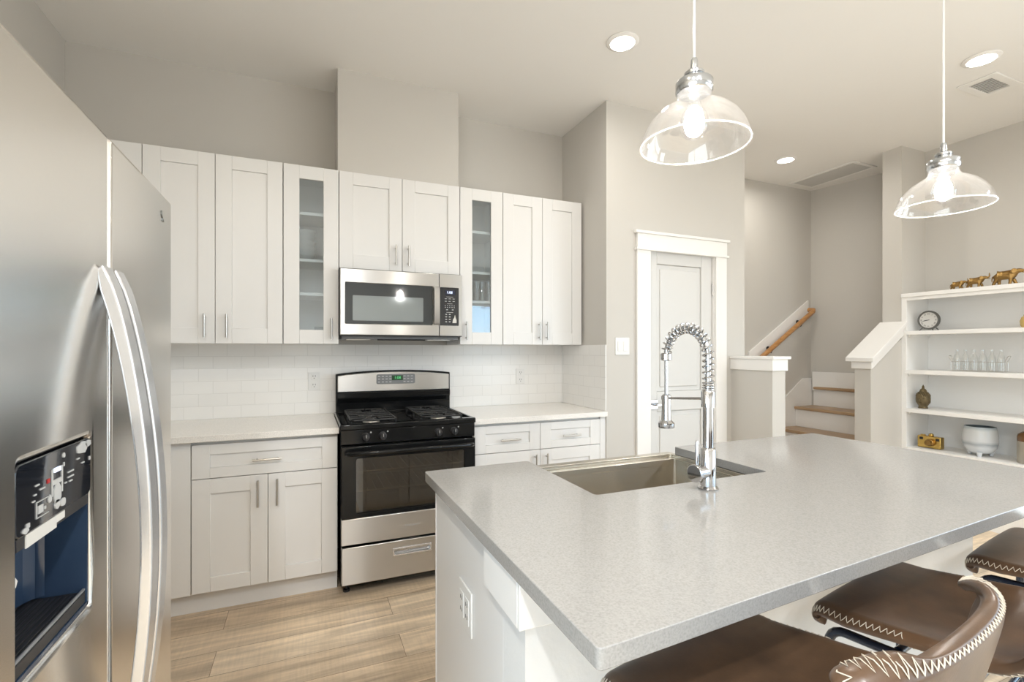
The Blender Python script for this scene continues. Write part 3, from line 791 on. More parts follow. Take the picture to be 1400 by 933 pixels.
# ================================================================== FRIDGE
FR = thing('refrigerator', 'large stainless side-by-side refrigerator with an ice and water dispenser', 'refrigerator', (-.80, 1.145, 0))
FX = -.345
MB().box(-1.20, -.452, .692, 1.598, .03, 1.728).build('body', 'grey', FR, .006)
MB().box(-.60, -.455, .70, 1.59, .005, .0295).box(-1.18, -.9, .70, 1.59, .005, .0295).build('base_grille', 'dark', FR)
fz = MB().ring((.692, 1.1385, .045, 1.745), (.822, 1.060, .898, 1.190), -.445, FX, 'X', .014, 6).build('freezer_door', 'steel_f', FR, .010, 4)
ff = MB().box(-.445, FX, 1.1475, 1.600, .045, 1.745).build('fridge_door', 'steel_f', FR, .010, 4)
for y in (.76, 1.53): MB().box(-.58, -.40, y - .03, y + .03, 1.7285, 1.763).build('hinge_cover', 'dark', FR, .008, 3)
def fhandle(y0, y1, parent):
    z0, z1 = .44, 1.495; n = 28; out = []; inn = []
    for k in range(n + 1):
        t = k / n; bow = .074 * math.sin(math.pi * t) ** .72
        out.append((FX + .006 + bow, z0 + (z1 - z0) * t))
        inn.append((max(FX - .004, FX - .014 + bow), z0 + .012 + (z1 - z0 - .024) * t))
    MB().prism([(u, v) for u, v in out] + [(u, v) for u, v in reversed(inn)], y0, y1, 'Y').build('handle', 'fhandle', parent, .004, 3)
fhandle(1.088, 1.134, fz)
fhandle(1.153, 1.198, ff)
# dispenser set in the freezer door
y0, y1, zt, zb, zm = .8235, 1.0585, 1.1885, .8995, 1.092
ds = MB().box(-.4445, -.438, y0, y1, zb, zt)
for k in range(2): ds.box(-.438, FX - .004, [y0, y1 - .006][k], [y0 + .006, y1][k], zb, zm)
ds.box(-.438, FX - .004, y0, y1, zb, zb + .006)
n = 10
for k in range(n):   # curved back wall
    a0, a1 = R(180 * k / n), R(180 * (k + 1) / n)
    yc = (y0 + y1) / 2; hw = (y1 - y0) / 2 - .007
    p = lambda a: (-.405 - .033 * math.sin(a), yc - hw * math.cos(a))
    ds.prism([p(a0), p(a1), (p(a1)[0] - .006, p(a1)[1]), (p(a0)[0] - .006, p(a0)[1])], zb + .028, zm)
ds.build('dispenser_recess', 'navy', fz, smooth=50)
cpn = MB().prism(rrect(y0, y1, zm, zt, .012), -.43, FX - .001, 'X').build('dispenser_panel', 'panel_black', fz, .0015)
def wm(*b):
    mk = MB()
    for (ya, yb, za, zb_) in b: mk.box(FX - .0011, FX + .0002, ya, yb, za, zb_)
    return mk
m = MB()
rr = random.Random(4)
for ya, yb, za, zb_ in ((.918, .921, 1.123, 1.163), (.949, .952, 1.123, 1.163), (.921, .949, 1.139, 1.146), (.872, .882, 1.150, 1.152), (.868, .874, 1.138, 1.140), (.884, .898, 1.142, 1.144), (.864, .870, 1.130, 1.132),
        (.874, .908, 1.1265, 1.1275), (.874, .908, 1.1045, 1.1055), (.874, .8752, 1.105, 1.127), (.879, .892, 1.110, 1.121), (.896, .900, 1.112, 1.116), (.960, .966, 1.132, 1.134), (.970, .990, 1.138, 1.140), (.970, .990, 1.146, 1.148), (.975, .985, 1.131, 1.133), (1.002, 1.012, 1.160, 1.162), (1.02, 1.03, 1.150, 1.152), (.956, .958, 1.16, 1.166), (1.05, 1.054, 1.15, 1.156), (.848, .856, 1.1, 1.106)):
    m.box(FX - .0011, FX + .0003, ya, yb, za, zb_)
for cy, cz, ry, rz_ in ((.935, 1.125, .013, .016), (.935, 1.108, .008, .008), (.953, 1.106, .010, .007), (1.022, 1.176, .022, .010), (1.045, 1.180, .012, .006), (.956, 1.177, .004, .004), (.846, 1.098, .008, .004), (.912, 1.122, .005, .006)):
    m.prism([(cy + ry * math.cos(a) * (.8 + .3 * rr.random()), cz + rz_ * math.sin(a) * (.8 + .3 * rr.random())) for a in [2 * math.pi * k / 12 for k in range(12)]], FX - .0011, FX + .0004, 'X')
m.build('panel_print', 'white_mark', cpn, smooth=0)
wm((.905, .912, 1.146, 1.152)).build('warning_mark', 'red_mark', cpn)
MB().box(FX - .0012, FX + .0006, .926, .945, 1.157, 1.163).build('panel_light', 'blue_glow', cpn)
MB().box(-.435, FX - .003, .8296, 1.0524, 1.075, zm - .0005).build('chute_block', 'dark', fz)
MB().box(FX - .0028, FX - .0014, .850, .936, 1.073, 1.091).box(FX - .0028, FX - .0012, .936, .962, 1.080, 1.091).build('paper_tape', 'paper', fz)
MB().prism([(.8242, 1.028), (.8242, 1.052), (.838, 1.036), (.834, 1.029)], FX - .006, FX - .005, 'X').build('paper_scrap', 'paper', fz)
tr = MB().box(-.436, FX - .006, .831, 1.051, .9062, .9245)
for k in range(9): tr.box(-.43 + k * .008, -.427 + k * .008, .84, 1.042, .9245, .9262)
tr.build('drip_tray', 'dark', fz, .002)
MB().box(FX - .0098, FX - .0058, .831, 1.051, .9262, .9305).build('tray_edge', 'grey', fz, .001)
MB().tube([(-.425, .93, 1.075), (-.42, .93, 1.035), (-.405, .93, 1.02)], .012, 12).build('water_nozzle', 'grey', fz)
MB().prism(rrect(.90, .98, .965, 1.045, .02), -.432, -.425, 'X').build('dispenser_paddle', 'navy', fz, .002)
m = MB().tube([(FX + .001, 1.496, 1.697), (FX + .001, 1.494, 1.690), (FX + .001, 1.497, 1.684), (FX + .001, 1.503, 1.680), (FX + .001, 1.504, 1.672), (FX + .001, 1.499, 1.672)], .0013, 6)
m.tube([(FX + .001, 1.507, 1.674), (FX + .001, 1.510, 1.677), (FX + .001, 1.513, 1.671)], .0013, 6)
m.build('emblem', 'clock_case', ff)

# ================================================================== ISLAND
IZ = .92
IS = thing('kitchen_island', 'white kitchen island base with a painted knee wall under the grey countertop', 'island', (1.2, 1.2, 0))
def near(x): return .576 + (x - .375) * .0605
IX1 = 2.02
MB().box(.400, .4185, .995, 1.598, .0005, .887).build('end_panel', 'cab', IS, .001, 1)
MB().box(.3995, .4035, 1.598, 1.606, .0005, .887).box(.398, .4185, 1.5982, 1.6035, .0005, .887).build('corner_bead', 'cab', IS)
m = MB().box(.4187, .755, .996, 1.585, .1, .887).box(1.475, IX1 - .002, .996, 1.585, .1, .887).box(.755, 1.475, .996, 1.585, .1, .62)
m.box(.4187, IX1 - .002, .996, 1.53, .0005, .1)
m.build('carcass', 'cab', IS)
MB().box(.400, IX1, .878, .9948, .0005, .887).build('knee_wall', 'knee', IS)
MB().box(.382, IX1 + .018, .866, .8775, .787, .8865).box(.382, .3995, .8777, 1.075, .787, .8865).box(IX1 + .0005, IX1 + .018, .8777, 1.075, .787, .8865).build('support_trim', 'trim', IS, .002)
shaker('door', .422, .752, .12, .885, 1.606, IS, d=1, pull=(.71, .72, .71, .85))
shaker('door', .758, 1.111, .12, .615, 1.606, IS, d=1, pull=(1.07, .46, 1.07, .59))
shaker('door', 1.115, 1.472, .12, .615, 1.606, IS, d=1, pull=(1.155, .46, 1.155, .59))
shaker('drawer', 1.478, IX1 - .004, .70, .885, 1.606, IS, d=1, rt=.05, rb=.05, pull=(1.68, .79, 1.82, .79))
shaker('door', 1.478, IX1 - .004, .12, .695, 1.606, IS, d=1, pull=(1.53, .53, 1.53, .66))
# outlet on the end panel (faces -X)
t, B = plate('wall_outlet', 'white outlet on the end panel of the island', 'outlet', (.400, 1.262, .640), .110, .118, 'X')
for u in (-.023, .023):
    s = B(MB(), u - .017, u + .017, .006, .0085, -.034, .034).build('socket', 'plate', t, .003)
    m = MB()
    for v in (-.016, .016):
        for q in (-.006, .006): B(m, u + q - .0014, u + q + .0014, .0085, .0092, v - .004, v + .006)
    m.build('slot', 'slot', s)
# quartz top with a notch for the apron sink
def rnd(pts, r=.012, n=4):
    out = []
    N_ = len(pts)
    for i, p in enumerate(pts):
        p = Vector(p); a = (Vector(pts[i - 1]) - p).normalized(); b_ = (Vector(pts[(i + 1) % N_]) - p).normalized()
        for k in range(n + 1):
            t = k / n
            q = p + a * r * (1 - t) ** 2 + b_ * r * t ** 2
            out.append((q.x, q.y))
    return out
SX0, SX1, SY = .766, 1.458, 1.192
pts = [(.375, near(.375)), (2.338, near(2.338)), (2.338, 1.652), (SX1, 1.652), (SX1, SY), (SX0, SY), (SX0, 1.658), (.372, 1.652)]
tag(MB().prism(rnd(pts), .8875, IZ).build('countertop', 'quartz', bevel=.0015, loc=(1.35, 1.1, .8875)), 'speckled grey quartz island countertop with the sink notched into its far edge', 'countertop')
# apron sink
SK = thing('apron_sink', 'stainless apron-front sink set into the far edge of the island countertop', 'sink', (1.112, 1.44, .63))
m = MB().ring((.757, 1.4735, 1.165, 1.706), (.790, 1.4525, 1.180, 1.668), .872, .8872, 'Z', .014)
m.ring((.775, 1.465, 1.172, 1.690), (.797, 1.4515, 1.196, 1.640), .848, .872, 'Z', .012)
m.build('rim', 'steel_s', SK, .0015)
m = MB()
lv = [(.797, 1.4515, 1.196, 1.640, .848, .014), (.800, 1.4485, 1.199, 1.637, .70, .016), (.802, 1.4465, 1.201, 1.635, .662, .016), (.812, 1.436, 1.211, 1.625, .648, .02)]
rings = []
for (a, b_, c, d_, z, r) in lv: rings.append([m.bm.verts.new((u, v, z)) for u, v in rrect(a, b_, c, d_, r, 6)])
for A, B_ in zip(rings, rings[1:]):
    for k in range(len(A)): m.bm.faces.new((A[k], B_[k], B_[(k + 1) % len(A)], A[(k + 1) % len(A)]))
m.bm.faces.new(rings[-1])
m.build('bowl', 'steel_s', SK, fix=False)
MB().box(.760, 1.470, 1.690, 1.706, .632, .8715).box(.760, .772, 1.61, 1.690, .632, .8715).box(1.4585, 1.470, 1.61, 1.690, .632, .8715).build('apron', 'steel_s', SK, .004, 3)
MB().lathe([(0, .004), (.03, .004), (.045, .006), (.052, .003), (.052, 0), (0, 0)], (1.12, 1.50, .6485), 28).build('drain', 'chrome', SK)

# faucet
FA = thing('faucet', 'chrome spring-neck kitchen faucet standing at the near edge of the sink', 'faucet', (1.116, 1.117, IZ))
fx, fy = 1.116, 1.117
MB().lathe([(0, 0), (.029, 0), (.030, .003), (.026, .007), (.0225, .009), (.0225, .118), (.020, .122), (.0155, .124), (.0155, .252), (0, .252)], (fx, fy, IZ + .0003), 36).build('body', 'chrome', FA)
MB().lathe([(0, 0), (.0205, 0), (.0205, .046), (.018, .050), (0, .050)], (fx, fy, 1.166), 30).build('collar', 'chrome', FA)
vb = MB().tube([(fx, fy, .972), (fx - .050, fy - .0058, .972), (fx - .052, fy - .006, .972), (fx - .062, fy - .0072, .972)], [.019, .019, .0265, .0265], 30).build('valve', 'chrome', FA, .002)
MB().tube([(fx - .050, fy - .006, .992), (fx - .050, fy - .006, 1.066), (fx - .050, fy - .006, 1.070)], [.0048, .0048, .003], 12).build('lever', 'chrome', vb)
hx2, hy2 = 1.108, 1.293
path = [Vector((fx, fy, 1.214 + .106 * k / 10)) for k in range(10)]
cy_, cr_ = (fy + hy2) / 2, (hy2 - fy) / 2
for k in range(33):
    a = R(180 - 180 * k / 32); s_ = k / 32
    path.append(Vector((fx + (hx2 - fx) * s_, cy_ + cr_ * math.cos(a), 1.320 + cr_ * math.sin(a))))
MB().tube(path, .0085, 12).build('inner_hose', 'socket', FA)
# spring: even turns along the neck, close turns at the foot
def along(pts, n):
    d = [0]
    for a, b_ in zip(pts, pts[1:]): d.append(d[-1] + (b_ - a).length)
    out = []; j = 0
    for k in range(n + 1):
        t = d[-1] * k / n
        while j < len(d) - 2 and d[j + 1] < t: j += 1
        f = (t - d[j]) / max(1e-9, d[j + 1] - d[j])
        p = pts[j].lerp(pts[j + 1], min(1, f)); tg = (pts[j + 1] - pts[j]).normalized()
        out.append((p, tg, t))
    return out, d[-1]
sm, LL = along(path, 900)
co = []; ph = 0; lt = 0
for p, tg, t in sm:
    pitch = .0072 if t < .028 else .0178
    ph += 2 * math.pi * (t - lt) / pitch; lt = t
    u = Vector((1, 0, 0)); u = (u - tg * u.dot(tg)).normalized(); w_ = tg.cross(u)
    co.append(p + (u * math.cos(ph) + w_ * math.sin(ph)) * .0158)
MB().tube(co, .0027, 7).build('spring', 'chrome', FA)
MB().lathe([(0, 0), (.014, 0), (.0185, .003), (.0185, .022), (.015, .026), (0, .026)], (hx2, hy2, 1.302), 24).build('hose_nut', 'chrome', FA)
MB().cyl((hx2, hy2, 1.186), (hx2, hy2, 1.304), .0062, 12).build('hose', 'socket', FA)
MB().lathe([(0, 0), (.0255, 0), (.0268, .003), (.0268, .016), (.0225, .020), (.0165, .026), (.0145, .060), (.0145, .108), (.010, .112), (0, .112)], (hx2, hy2, 1.078), 30).build('spray_head', 'chrome', FA)
MB().tube([(fx, fy + .018, 1.190), (hx2, hy2 - .012, 1.178)], .0042, 10).lathe([(.0165, 0), (.0165, .012), (.0148, .012), (.0148, 0), (.0165, 0)], (hx2, hy2, 1.172), 24).build('support_arm', 'chrome', FA)

# ================================================================== CEILING FITTINGS
def downlight(x, y, label, watts, col=None):
    t = thing('recessed_light', label, 'ceiling light', (x, y, CZ), 'recessed ceiling lights')
    MB().lathe([(.066, -.001), (.088, -.001), (.090, -.004), (.086, -.008), (.068, -.012), (.066, -.010), (.066, -.001)], (x, y, CZ), 40).build('trim_ring', 'trim', t)
    MB().lathe([(0, -.0015), (.0655, -.0015), (.0655, -.004), (0, -.004)], (x, y, CZ), 36).build('lens', 'lens', t)
    ld = bpy.data.lights.new('downlight', 'AREA'); ld.shape = 'DISK'; ld.size = .125; ld.energy = watts; ld.color = col or (CAN_CB if y < 0 else CAN_C); ld.spread = R(170)
    lo = bpy.data.objects.new('downlight', ld); COL.objects.link(lo); lo.parent = t; lo.location = (0, 0, -.009)
    return t
for x, y, lab in ((1.624, 2.253, 'recessed ceiling light left of the nearer pendant, in front of the pantry wall'), (3.674, 1.556, 'recessed ceiling light at the far right, beside the small air vent'), (3.989, 3.073, 'recessed ceiling light in front of the stairwell, beside the long return grille'),
                  (-.55, -.40, 'added ceiling fill light nearest the refrigerator, behind the camera'), (.50, -.75, 'added ceiling fill light behind the camera, left of the row of stools'),
                  (4.0, -.45, 'added ceiling fill light in front of the bookcase wall'), (-.55, -2.0, 'added ceiling fill light in the rear left of the room'), (.60, -2.1, 'added ceiling fill light in the rear middle of the room'), (4.0, -2.0, 'added ceiling fill light in the rear right of the room')):
    downlight(x, y, lab, CAN_B if y < 0 else CAN_W)  # lamps behind the camera are unseen fill, added to even out the cabinets
downlight(-.50, .60, 'recessed ceiling light above the near side of the refrigerator, warmest of all', CAN_F, CAN_FC)
def grille(name, label, cat, x0, x1, y0, y1, rim, along_x, n, slats=0.4):
    t = thing(name, label, cat, ((x0 + x1) / 2, (y0 + y1) / 2, CZ))
    MB().ring((x0, x1, y0, y1), (x0 + rim, x1 - rim, y0 + rim, y1 - rim), CZ - .010, CZ - .0005, 'Z').build('frame', 'trim', t, .003)
    MB().box(x0 + rim - .004, x1 - rim + .004, y0 + rim - .004, y1 - rim + .004, CZ - .0016, CZ - .0006).build('backing', 'vent_dark', t)
    m = MB()
    for k in range(n):
        f = (k + .5) / n
        if along_x:
            y = y0 + rim + (y1 - y0 - 2 * rim) * f; h = (y1 - y0 - 2 * rim) / n * slats
            m.prism([(y - h, CZ - .002), (y + h * .4, CZ - .008), (y + h, CZ - .008), (y - h * .4, CZ - .002)], x0 + rim, x1 - rim, 'X')
        else:
            x = x0 + rim + (x1 - x0 - 2 * rim) * f; h = (x1 - x0 - 2 * rim) / n * slats
            m.box(x - h, x + h, y0 + rim, y1 - rim, CZ - .007, CZ - .002)
    m.build('louvres', 'vent_grey', t)
    return t
vt = grille('air_vent', 'small white ceiling air vent beside the far right recessed light', 'vent', 3.925, 4.250, 1.590, 1.793, .045, False, 9, .2)
grille('return_grille', 'long grey-louvred return air grille in the ceiling before the stairwell', 'vent', 4.59, 4.93, 2.85, 3.50, .03, False, 16, .42)

def pendant(x, y, dz, label):
    b = H + dz
    t = thing('pendant_lamp', label, 'pendant lamp', (x, y, b + .524), 'glass pendant lamps over the island')
    MB().lathe([(0, 0), (.058, 0), (.058, -.014), (.045, -.024), (.008, -.028), (0, -.028)], (x, y, CZ - .0005), 32).build('canopy', 'socket', t)
    MB().cyl((x, y, b + .733), (x, y, CZ - .026), .0032, 10).build('cord', 'cord', t)
    MB().lathe([(0, .737), (.007, .737), (.0085, .730), (.0095, .706), (.020, .704), (.0245, .700), (.0245, .694), (.021, .692), (.0235, .690), (.0235, .681), (.043, .679), (.045, .676), (.045, .652), (.042, .648), (.0, .648)], (x, y, b), 36).build('socket', 'socket', t)
    MB().lathe([(.0415, .656), (.0415, .638), (.0435, .630), (.052, .621), (.066, .613), (.090, .597), (.109, .577), (.122, .555), (.129, .535), (.1315, .525), (.1325, .521), (.1318, .519), (.1300, .521), (.1288, .525), (.1265, .535), (.1195, .554), (.1068, .5755), (.0885, .5948), (.065, .6105), (.0505, .619), (.0418, .628), (.0398, .638), (.0398, .656)], (x, y, b), 56).build('glass_shade', 'shade', t, fix=True)
    MB().tube([(x + .1314 * math.cos(2 * math.pi * k / 72), y + .1314 * math.sin(2 * math.pi * k / 72), b + .5185) for k in range(72)], .0021, 8, closed=True).build('rim_highlight', 'lip', t)  # milky ring paints a bright highlight along the shade's rim
    bl = MB().lathe([(.013, .648), (.0135, .63), (.018, .615), (.030, .595), (.0345, .573), (.032, .553), (.022, .539), (.010, .5335), (0, .533)], (x, y, b), 28).build('bulb', 'bulbglass', t)
    MB().lathe([(0, .620), (.009, .615), (.021, .595), (.0245, .574), (.021, .557), (.010, .548), (0, .547)], (x, y, b), 24).build('glowing_core', 'filament', bl)
    return t
pendant(.903, .95, 0, 'nearer clear glass dome pendant lamp, hanging above the faucet end of the island')
pendant(2.004, .95, -.032, 'farther clear glass dome pendant lamp, hanging in front of the bookcase')

# ================================================================== BOOKCASE
BK = thing('bookcase', 'white built-in bookcase in the wall niche right of the stair', 'bookcase', (4.79, 1.65, 0))
SHZ = [1.808, 1.494, 1.168, .848, .526]
MB().box(4.629, 4.9635, 2.456, 2.4845, .0005, 1.7755).box(4.620, 4.6288, 2.448, 2.4845, .0005, 1.808).build('side_panel', 'shelf', BK, .001, 1)
MB().box(4.629, 4.9635, .7815, .81, .0005, 1.7755).build('side_panel', 'shelf', BK, .001, 1)
MB().box(4.950, 4.9635, .811, 2.4555, .0005, 1.7755).build('back_panel', 'shelf', BK)
for z in SHZ:
    m = MB().box(4.612, 4.9495 if z < 1.8 else 4.9635, .8115 if z < 1.8 else .7815, 2.4555 if z < 1.8 else 2.4845, z - .032, z)
    if z < 1.8:
        m.box(4.66, 4.945, 2.440, 2.4555, z - .052, z - .032)
    else: m.box(4.62, 4.64, .812, 2.45, z - .060, z - .032)
    m.build('shelf', 'shelf', BK, .002)
MB().box(4.632, 4.645, .811, 2.4555, .0005, .4935).build('base_panel', 'shelf', BK)

# ornaments
def elephant():
    t = thing('elephant_figurine', 'largest bronze-coloured elephant figurine, at the head of the row on the top shelf', 'figurine', (0, 0, 0), 'row of elephant figurines')
    # body faces -Y, withers .13 above its feet; grown as one skinned surface
    V = [(0, .050, .100), (0, .0, .100), (0, -.045, .106), (0, -.078, .128), (0, -.103, .134), (0, -.123, .128), (0, -.138, .134), (0, -.143, .152), (0, -.139, .172), (0, -.143, .186)]
    Rr = [.036, .042, .038, .026, .023, .014, .010, .008, .006, .0055]
    E = [(i, i + 1) for i in range(9)]
    def limb(at_, pts, rs):
        p = at_
        for q, r in zip(pts, rs):
            V.append(q); Rr.append(r); E.append((p, len(V) - 1)); p = len(V) - 1
    limb(0, [(.020, .055, .062), (.021, .050, .030), (.021, .056, .004)], [.019, .013, .013])
    limb(0, [(-.020, .052, .062), (-.021, .070, .034), (-.021, .078, .004)], [.019, .013, .013])
    limb(2, [(.020, -.050, .065), (.021, -.060, .034), (.021, -.076, .004)], [.018, .013, .013])
    limb(2, [(-.020, -.048, .065), (-.021, -.044, .034), (-.021, -.040, .004)], [.018, .013, .013])
    limb(0, [(0, .088, .098), (0, .095, .070), (0, .094, .045)], [.008, .004, .004])
    me = bpy.data.meshes.new('body'); me.from_pydata(V, E, []); o = bpy.data.objects.new('body', me); COL.objects.link(o); o.parent = t; OFF[o] = Vector((0, 0, 0))
    md = o.modifiers.new('skin', 'SKIN'); md.use_smooth_shade = True
    for i, sv in enumerate(me.skin_vertices[0].data):
        sv.radius = (Rr[i], Rr[i]); sv.use_root = (i == 1)
    o.modifiers.new('smooth', 'SUBSURF').levels = 1
    o.modifiers['smooth'].render_levels = 1
    me.materials.append(M['brass'])
    for s in (-1, 1):
        MB().ball((s * .026, -.070, .128), (.006, .022, .026), 14, 10, Matrix.Rotation(R(-s * 25), 4, 'Z') @ Matrix.Rotation(R(15), 4, 'X')).build('ear', 'brass', t)
        MB().tube([(s * .012, -.112, .118), (s * .014, -.132, .110), (s * .013, -.150, .115)], [.004, .0032, .0015], 8).build('tusk', 'brass2', t)
    return t
el = elephant()
el.location = (4.75, 1.876, 1.8085); el.scale = (.79,) * 3
dup(el, (4.75, 2.050, 1.8085), 0, 'middle-sized elephant figurine, second in the row on the top shelf', .60)
dup(el, (4.75, 2.163, 1.8085), 0, 'smallest elephant figurine, last in the row on the top shelf', .48)

ck = thing('table_clock', 'round grey table clock with roman numerals, on the second shelf', 'clock', (4.74, 2.345, 1.4945))
c0 = (4.74, 2.345, 1.4945 + .088)
MB().lathe([(0, .02), (.06, .022), (.074, .012), (.078, 0), (.078, -.012), (.074, -.018), (.066, -.018), (.064, -.010), (0, -.010)], c0, 44, 'X').build('case', 'clock_case', ck)
face = MB().lathe([(0, -.0115), (.064, -.0115), (.064, -.0102), (0, -.0102)], c0, 40, 'X').build('dial', 'clock_face', ck)
m = MB()
FXM = Matrix.Rotation(R(-90), 4, 'Z') @ RX          # text read from -X
for k, s in enumerate(('XII', 'I', 'II', 'III', 'IIII', 'V', 'VI', 'VII', 'VIII', 'IX', 'X', 'XI')):
    a = R(30 * k)
    m.text(s, .016, Matrix.Translation((c0[0] - .0118, c0[1] - .050 * math.sin(a), c0[2] + .050 * math.cos(a))) @ FXM @ Matrix.Rotation(-a, 4, 'Z'), .0002)
m.build('numerals', 'ink', face, smooth=0)
for nm, ln, wd, ang in (('hour_hand', .032, .0034, 8.72 * 30), ('minute_hand', .046, .0024, 43 * 6)):
    a = R(ang); d = Vector((0, -math.sin(a), math.cos(a))); p = Vector((c0[0] - .0135, c0[1], c0[2]))
    MB().tube([p - d * .008, p + d * ln * .7, p + d * ln], [wd * .6, wd, .0006], 6).build(nm, 'ink', face)
for s in (-1, 1): MB().tube([(c0[0], c0[1] + s * .045, c0[2] - .060), (c0[0] - .004, c0[1] + s * .062, c0[2] - .080), (c0[0] - .01, c0[1] + s * .068, c0[2] - .084)], .004, 8).build('foot', 'clock_case', ck)
MB().cyl((c0[0] + .018, c0[1], c0[2] - .03), (c0[0] + .055, c0[1], c0[2] - .0845), .004, 8).build('rear_stand', 'clock_case', ck)

# wire caddy with six glass bottles
cx, cz = 4.75, 1.1685
cdy = thing('bottle_caddy', 'wire caddy with loop handles on the third shelf, holding six small bottles', 'caddy', (cx, 2.03, cz))
m = MB()
ya, yb = 1.872, 2.188
for z in (.006, .075): m.tube([(cx - .032, ya, cz + z), (cx + .032, ya, cz + z), (cx + .032, yb, cz + z), (cx - .032, yb, cz + z)], .0022, 8, closed=True)
for k in range(7):
    y = ya + (yb - ya) * k / 6
    for s in (-1, 1): m.cyl((cx + s * .032, y, cz + .004), (cx + s * .032, y, cz + .075), .0018, 8)
    m.cyl((cx - .032, y, cz + .006), (cx + .032, y, cz + .006), .0018, 8)
m.build('wire_frame', 'handle', cdy)
for s, y in ((-1, ya), (1, yb)):
    MB().tube([(cx - .022, y, cz + .075), (cx - .022, y + s * .018, cz + .115), (cx - .010, y + s * .022, cz + .122), (cx + .010, y + s * .022, cz + .122), (cx + .022, y + s * .018, cz + .115), (cx + .022, y, cz + .075)], .003, 8).build('handle', 'handle', cdy)
bt = None
for k in range(6):
    y = 2.162 - k * .0528
    if bt is None:
        o = bt = MB().lathe([(0, 0), (.022, 0), (.024, .004), (.024, .095), (.020, .112), (.0115, .128), (.011, .150), (.0135, .152), (.0135, .160), (.0095, .160), (.0095, .130), (.0175, .112), (.022, .094), (.0215, .008), (0, .007)], (cx, y, cz + .0082), 20).build('glass_bottle', 'clear', loc=(cx, y, cz + .0082))
    else:
        o = bt.copy(); COL.objects.link(o); o.location = (cx, y, cz + .0082)
    tag(o, ['leftmost', 'second from left', 'third from left', 'third from right', 'second from right', 'rightmost'][k] + ' of the six clear glass bottles in the wire caddy', 'bottle', 'bottles in the wire caddy')

# bronze head
hx, hy, hz = 4.74, 2.388, .8485
bh = thing('head_statuette', 'small dark bronze head statuette with a pointed topknot, on the fourth shelf', 'statuette', (hx, hy, hz))
m = MB().lathe([(0, 0), (.032, 0), (.034, .006), (.030, .012), (.029, .020), (.038, .034), (.046, .055), (.049, .080), (.047, .104), (.040, .122), (.028, .136), (0, .142)], (hx, hy, hz), 28)
m.ball((hx - .046, hy, hz + .070), (.010, .0075, .018), 12, 8)
m.ball((hx - .043, hy, hz + .048), (.007, .014, .004), 12, 8)
for s in (-1, 1):
    m.ball((hx - .040, hy + s * .019, hz + .083), (.008, .012, .0045), 12, 8)
    m.tube([(hx - .044, hy + s * .004, hz + .094), (hx - .044, hy + s * .018, hz + .098), (hx - .036, hy + s * .032, hz + .090)], .003, 6)
m.build('head', 'bronze', bh)
for s in (-1, 1): MB().ball((hx, hy + s * .0475, hz + .068), (.009, .005, .026), 12, 10).build('ear', 'bronze', bh)
m = MB()
for lvl, (r, z, n) in enumerate(((.043, .106, 20), (.039, .117, 18), (.031, .128, 14), (.020, .137, 10))):
    for k in range(n):
        a = 2 * math.pi * (k + .5 * (lvl % 2)) / n
        if lvl == 0 and math.cos(a) < -.93: continue
        m.ball((hx + r * math.cos(a), hy + r * math.sin(a), hz + z), .0072, 8, 6)
m.lathe([(0, 0), (.022, 0), (.024, .012), (.019, .024), (.010, .030), (.008, .036), (.010, .042), (.004, .056), (0, .066)], (hx, hy, hz + .134), 20)
m.build('hair_and_topknot', 'bronze', bh)

# brass camera ornament
bx_, by_, bz_ = 4.74, 2.335, .5265
bc = thing('camera_ornament', 'small brass camera ornament at the left end of the lowest visible shelf', 'ornament', (bx_, by_, bz_))
MB().box(bx_ - .028, bx_ + .028, by_ - .082, by_ + .082, bz_, bz_ + .098).build('body', 'brass2', bc, .008, 3)
MB().lathe([(0, -.075), (.020, -.075), (.022, -.072), (.024, -.050), (.029, -.046), (.031, -.028), (0, -.028)], (bx_, by_ - .012, bz_ + .048), 28, 'X').build('lens', 'brass', bc)
MB().lathe([(0, 0), (.016, 0), (.018, .004), (.016, .016), (.008, .022), (0, .023)], (bx_, by_ - .004, bz_ + .0982), 20).box(bx_ - .012, bx_ + .012, by_ + .04, by_ + .066, bz_ + .098, bz_ + .106).build('top_dials', 'brass2', bc, .001)
m = MB()
for y in (by_ - .060, by_ + .052): m.box(bx_ - .0305, bx_ - .028, y - .012, y + .012, bz_ + .066, bz_ + .086)
m.build('viewfinder', 'dark', bc, .001)

# ceramic pot, jug, amber jar
px, py, pz = 4.755, 2.022, .5265
pt = thing('ceramic_pot', 'pale grey-blue glazed ceramic pot on small feet, on the lowest visible shelf', 'pot', (px, py, pz))
MB().lathe([(0, .020), (.050, .020), (.074, .034), (.094, .064), (.104, .105), (.103, .150), (.097, .190), (.092, .218), (.0905, .224), (.087, .222), (.086, .200), (0, .200)], (px, py, pz), 48).build('bowl', 'pot', pt)
MB().lathe([(0, .2005), (.0858, .2005), (.0866, .2215), (.084, .2215), (.083, .203), (0, .203)], (px, py, pz), 40).build('inside', 'pot_in', pt)
for k in range(3):
    a = R(200 + 120 * k)
    MB().tube([(px + .068 * math.cos(a), py + .068 * math.sin(a), pz), (px + .072 * math.cos(a), py + .072 * math.sin(a), pz + .036)], [.012, .020], 12).build('foot', 'pot', pt)
jx, jy = 4.75, 1.716
jg = thing('stoneware_jug', 'brown and grey stoneware jug at the right edge of the lowest visible shelf', 'jug', (jx, jy, .5265))
MB().lathe([(0, 0), (.086, 0), (.090, .005), (.090, .158), (0, .158)], (jx, jy, .5265), 40).build('lower_body', 'jug_b', jg)
MB().lathe([(0, .1582), (.0902, .1582), (.0902, .188), (.086, .204), (.064, .222), (.036, .232), (.033, .250), (.040, .254), (.040, .270), (.028, .270), (.024, .24), (0, .235)], (jx, jy, .5265), 40).build('glazed_shoulder', 'jug_t', jg)
ax, ay = 4.74, 1.742
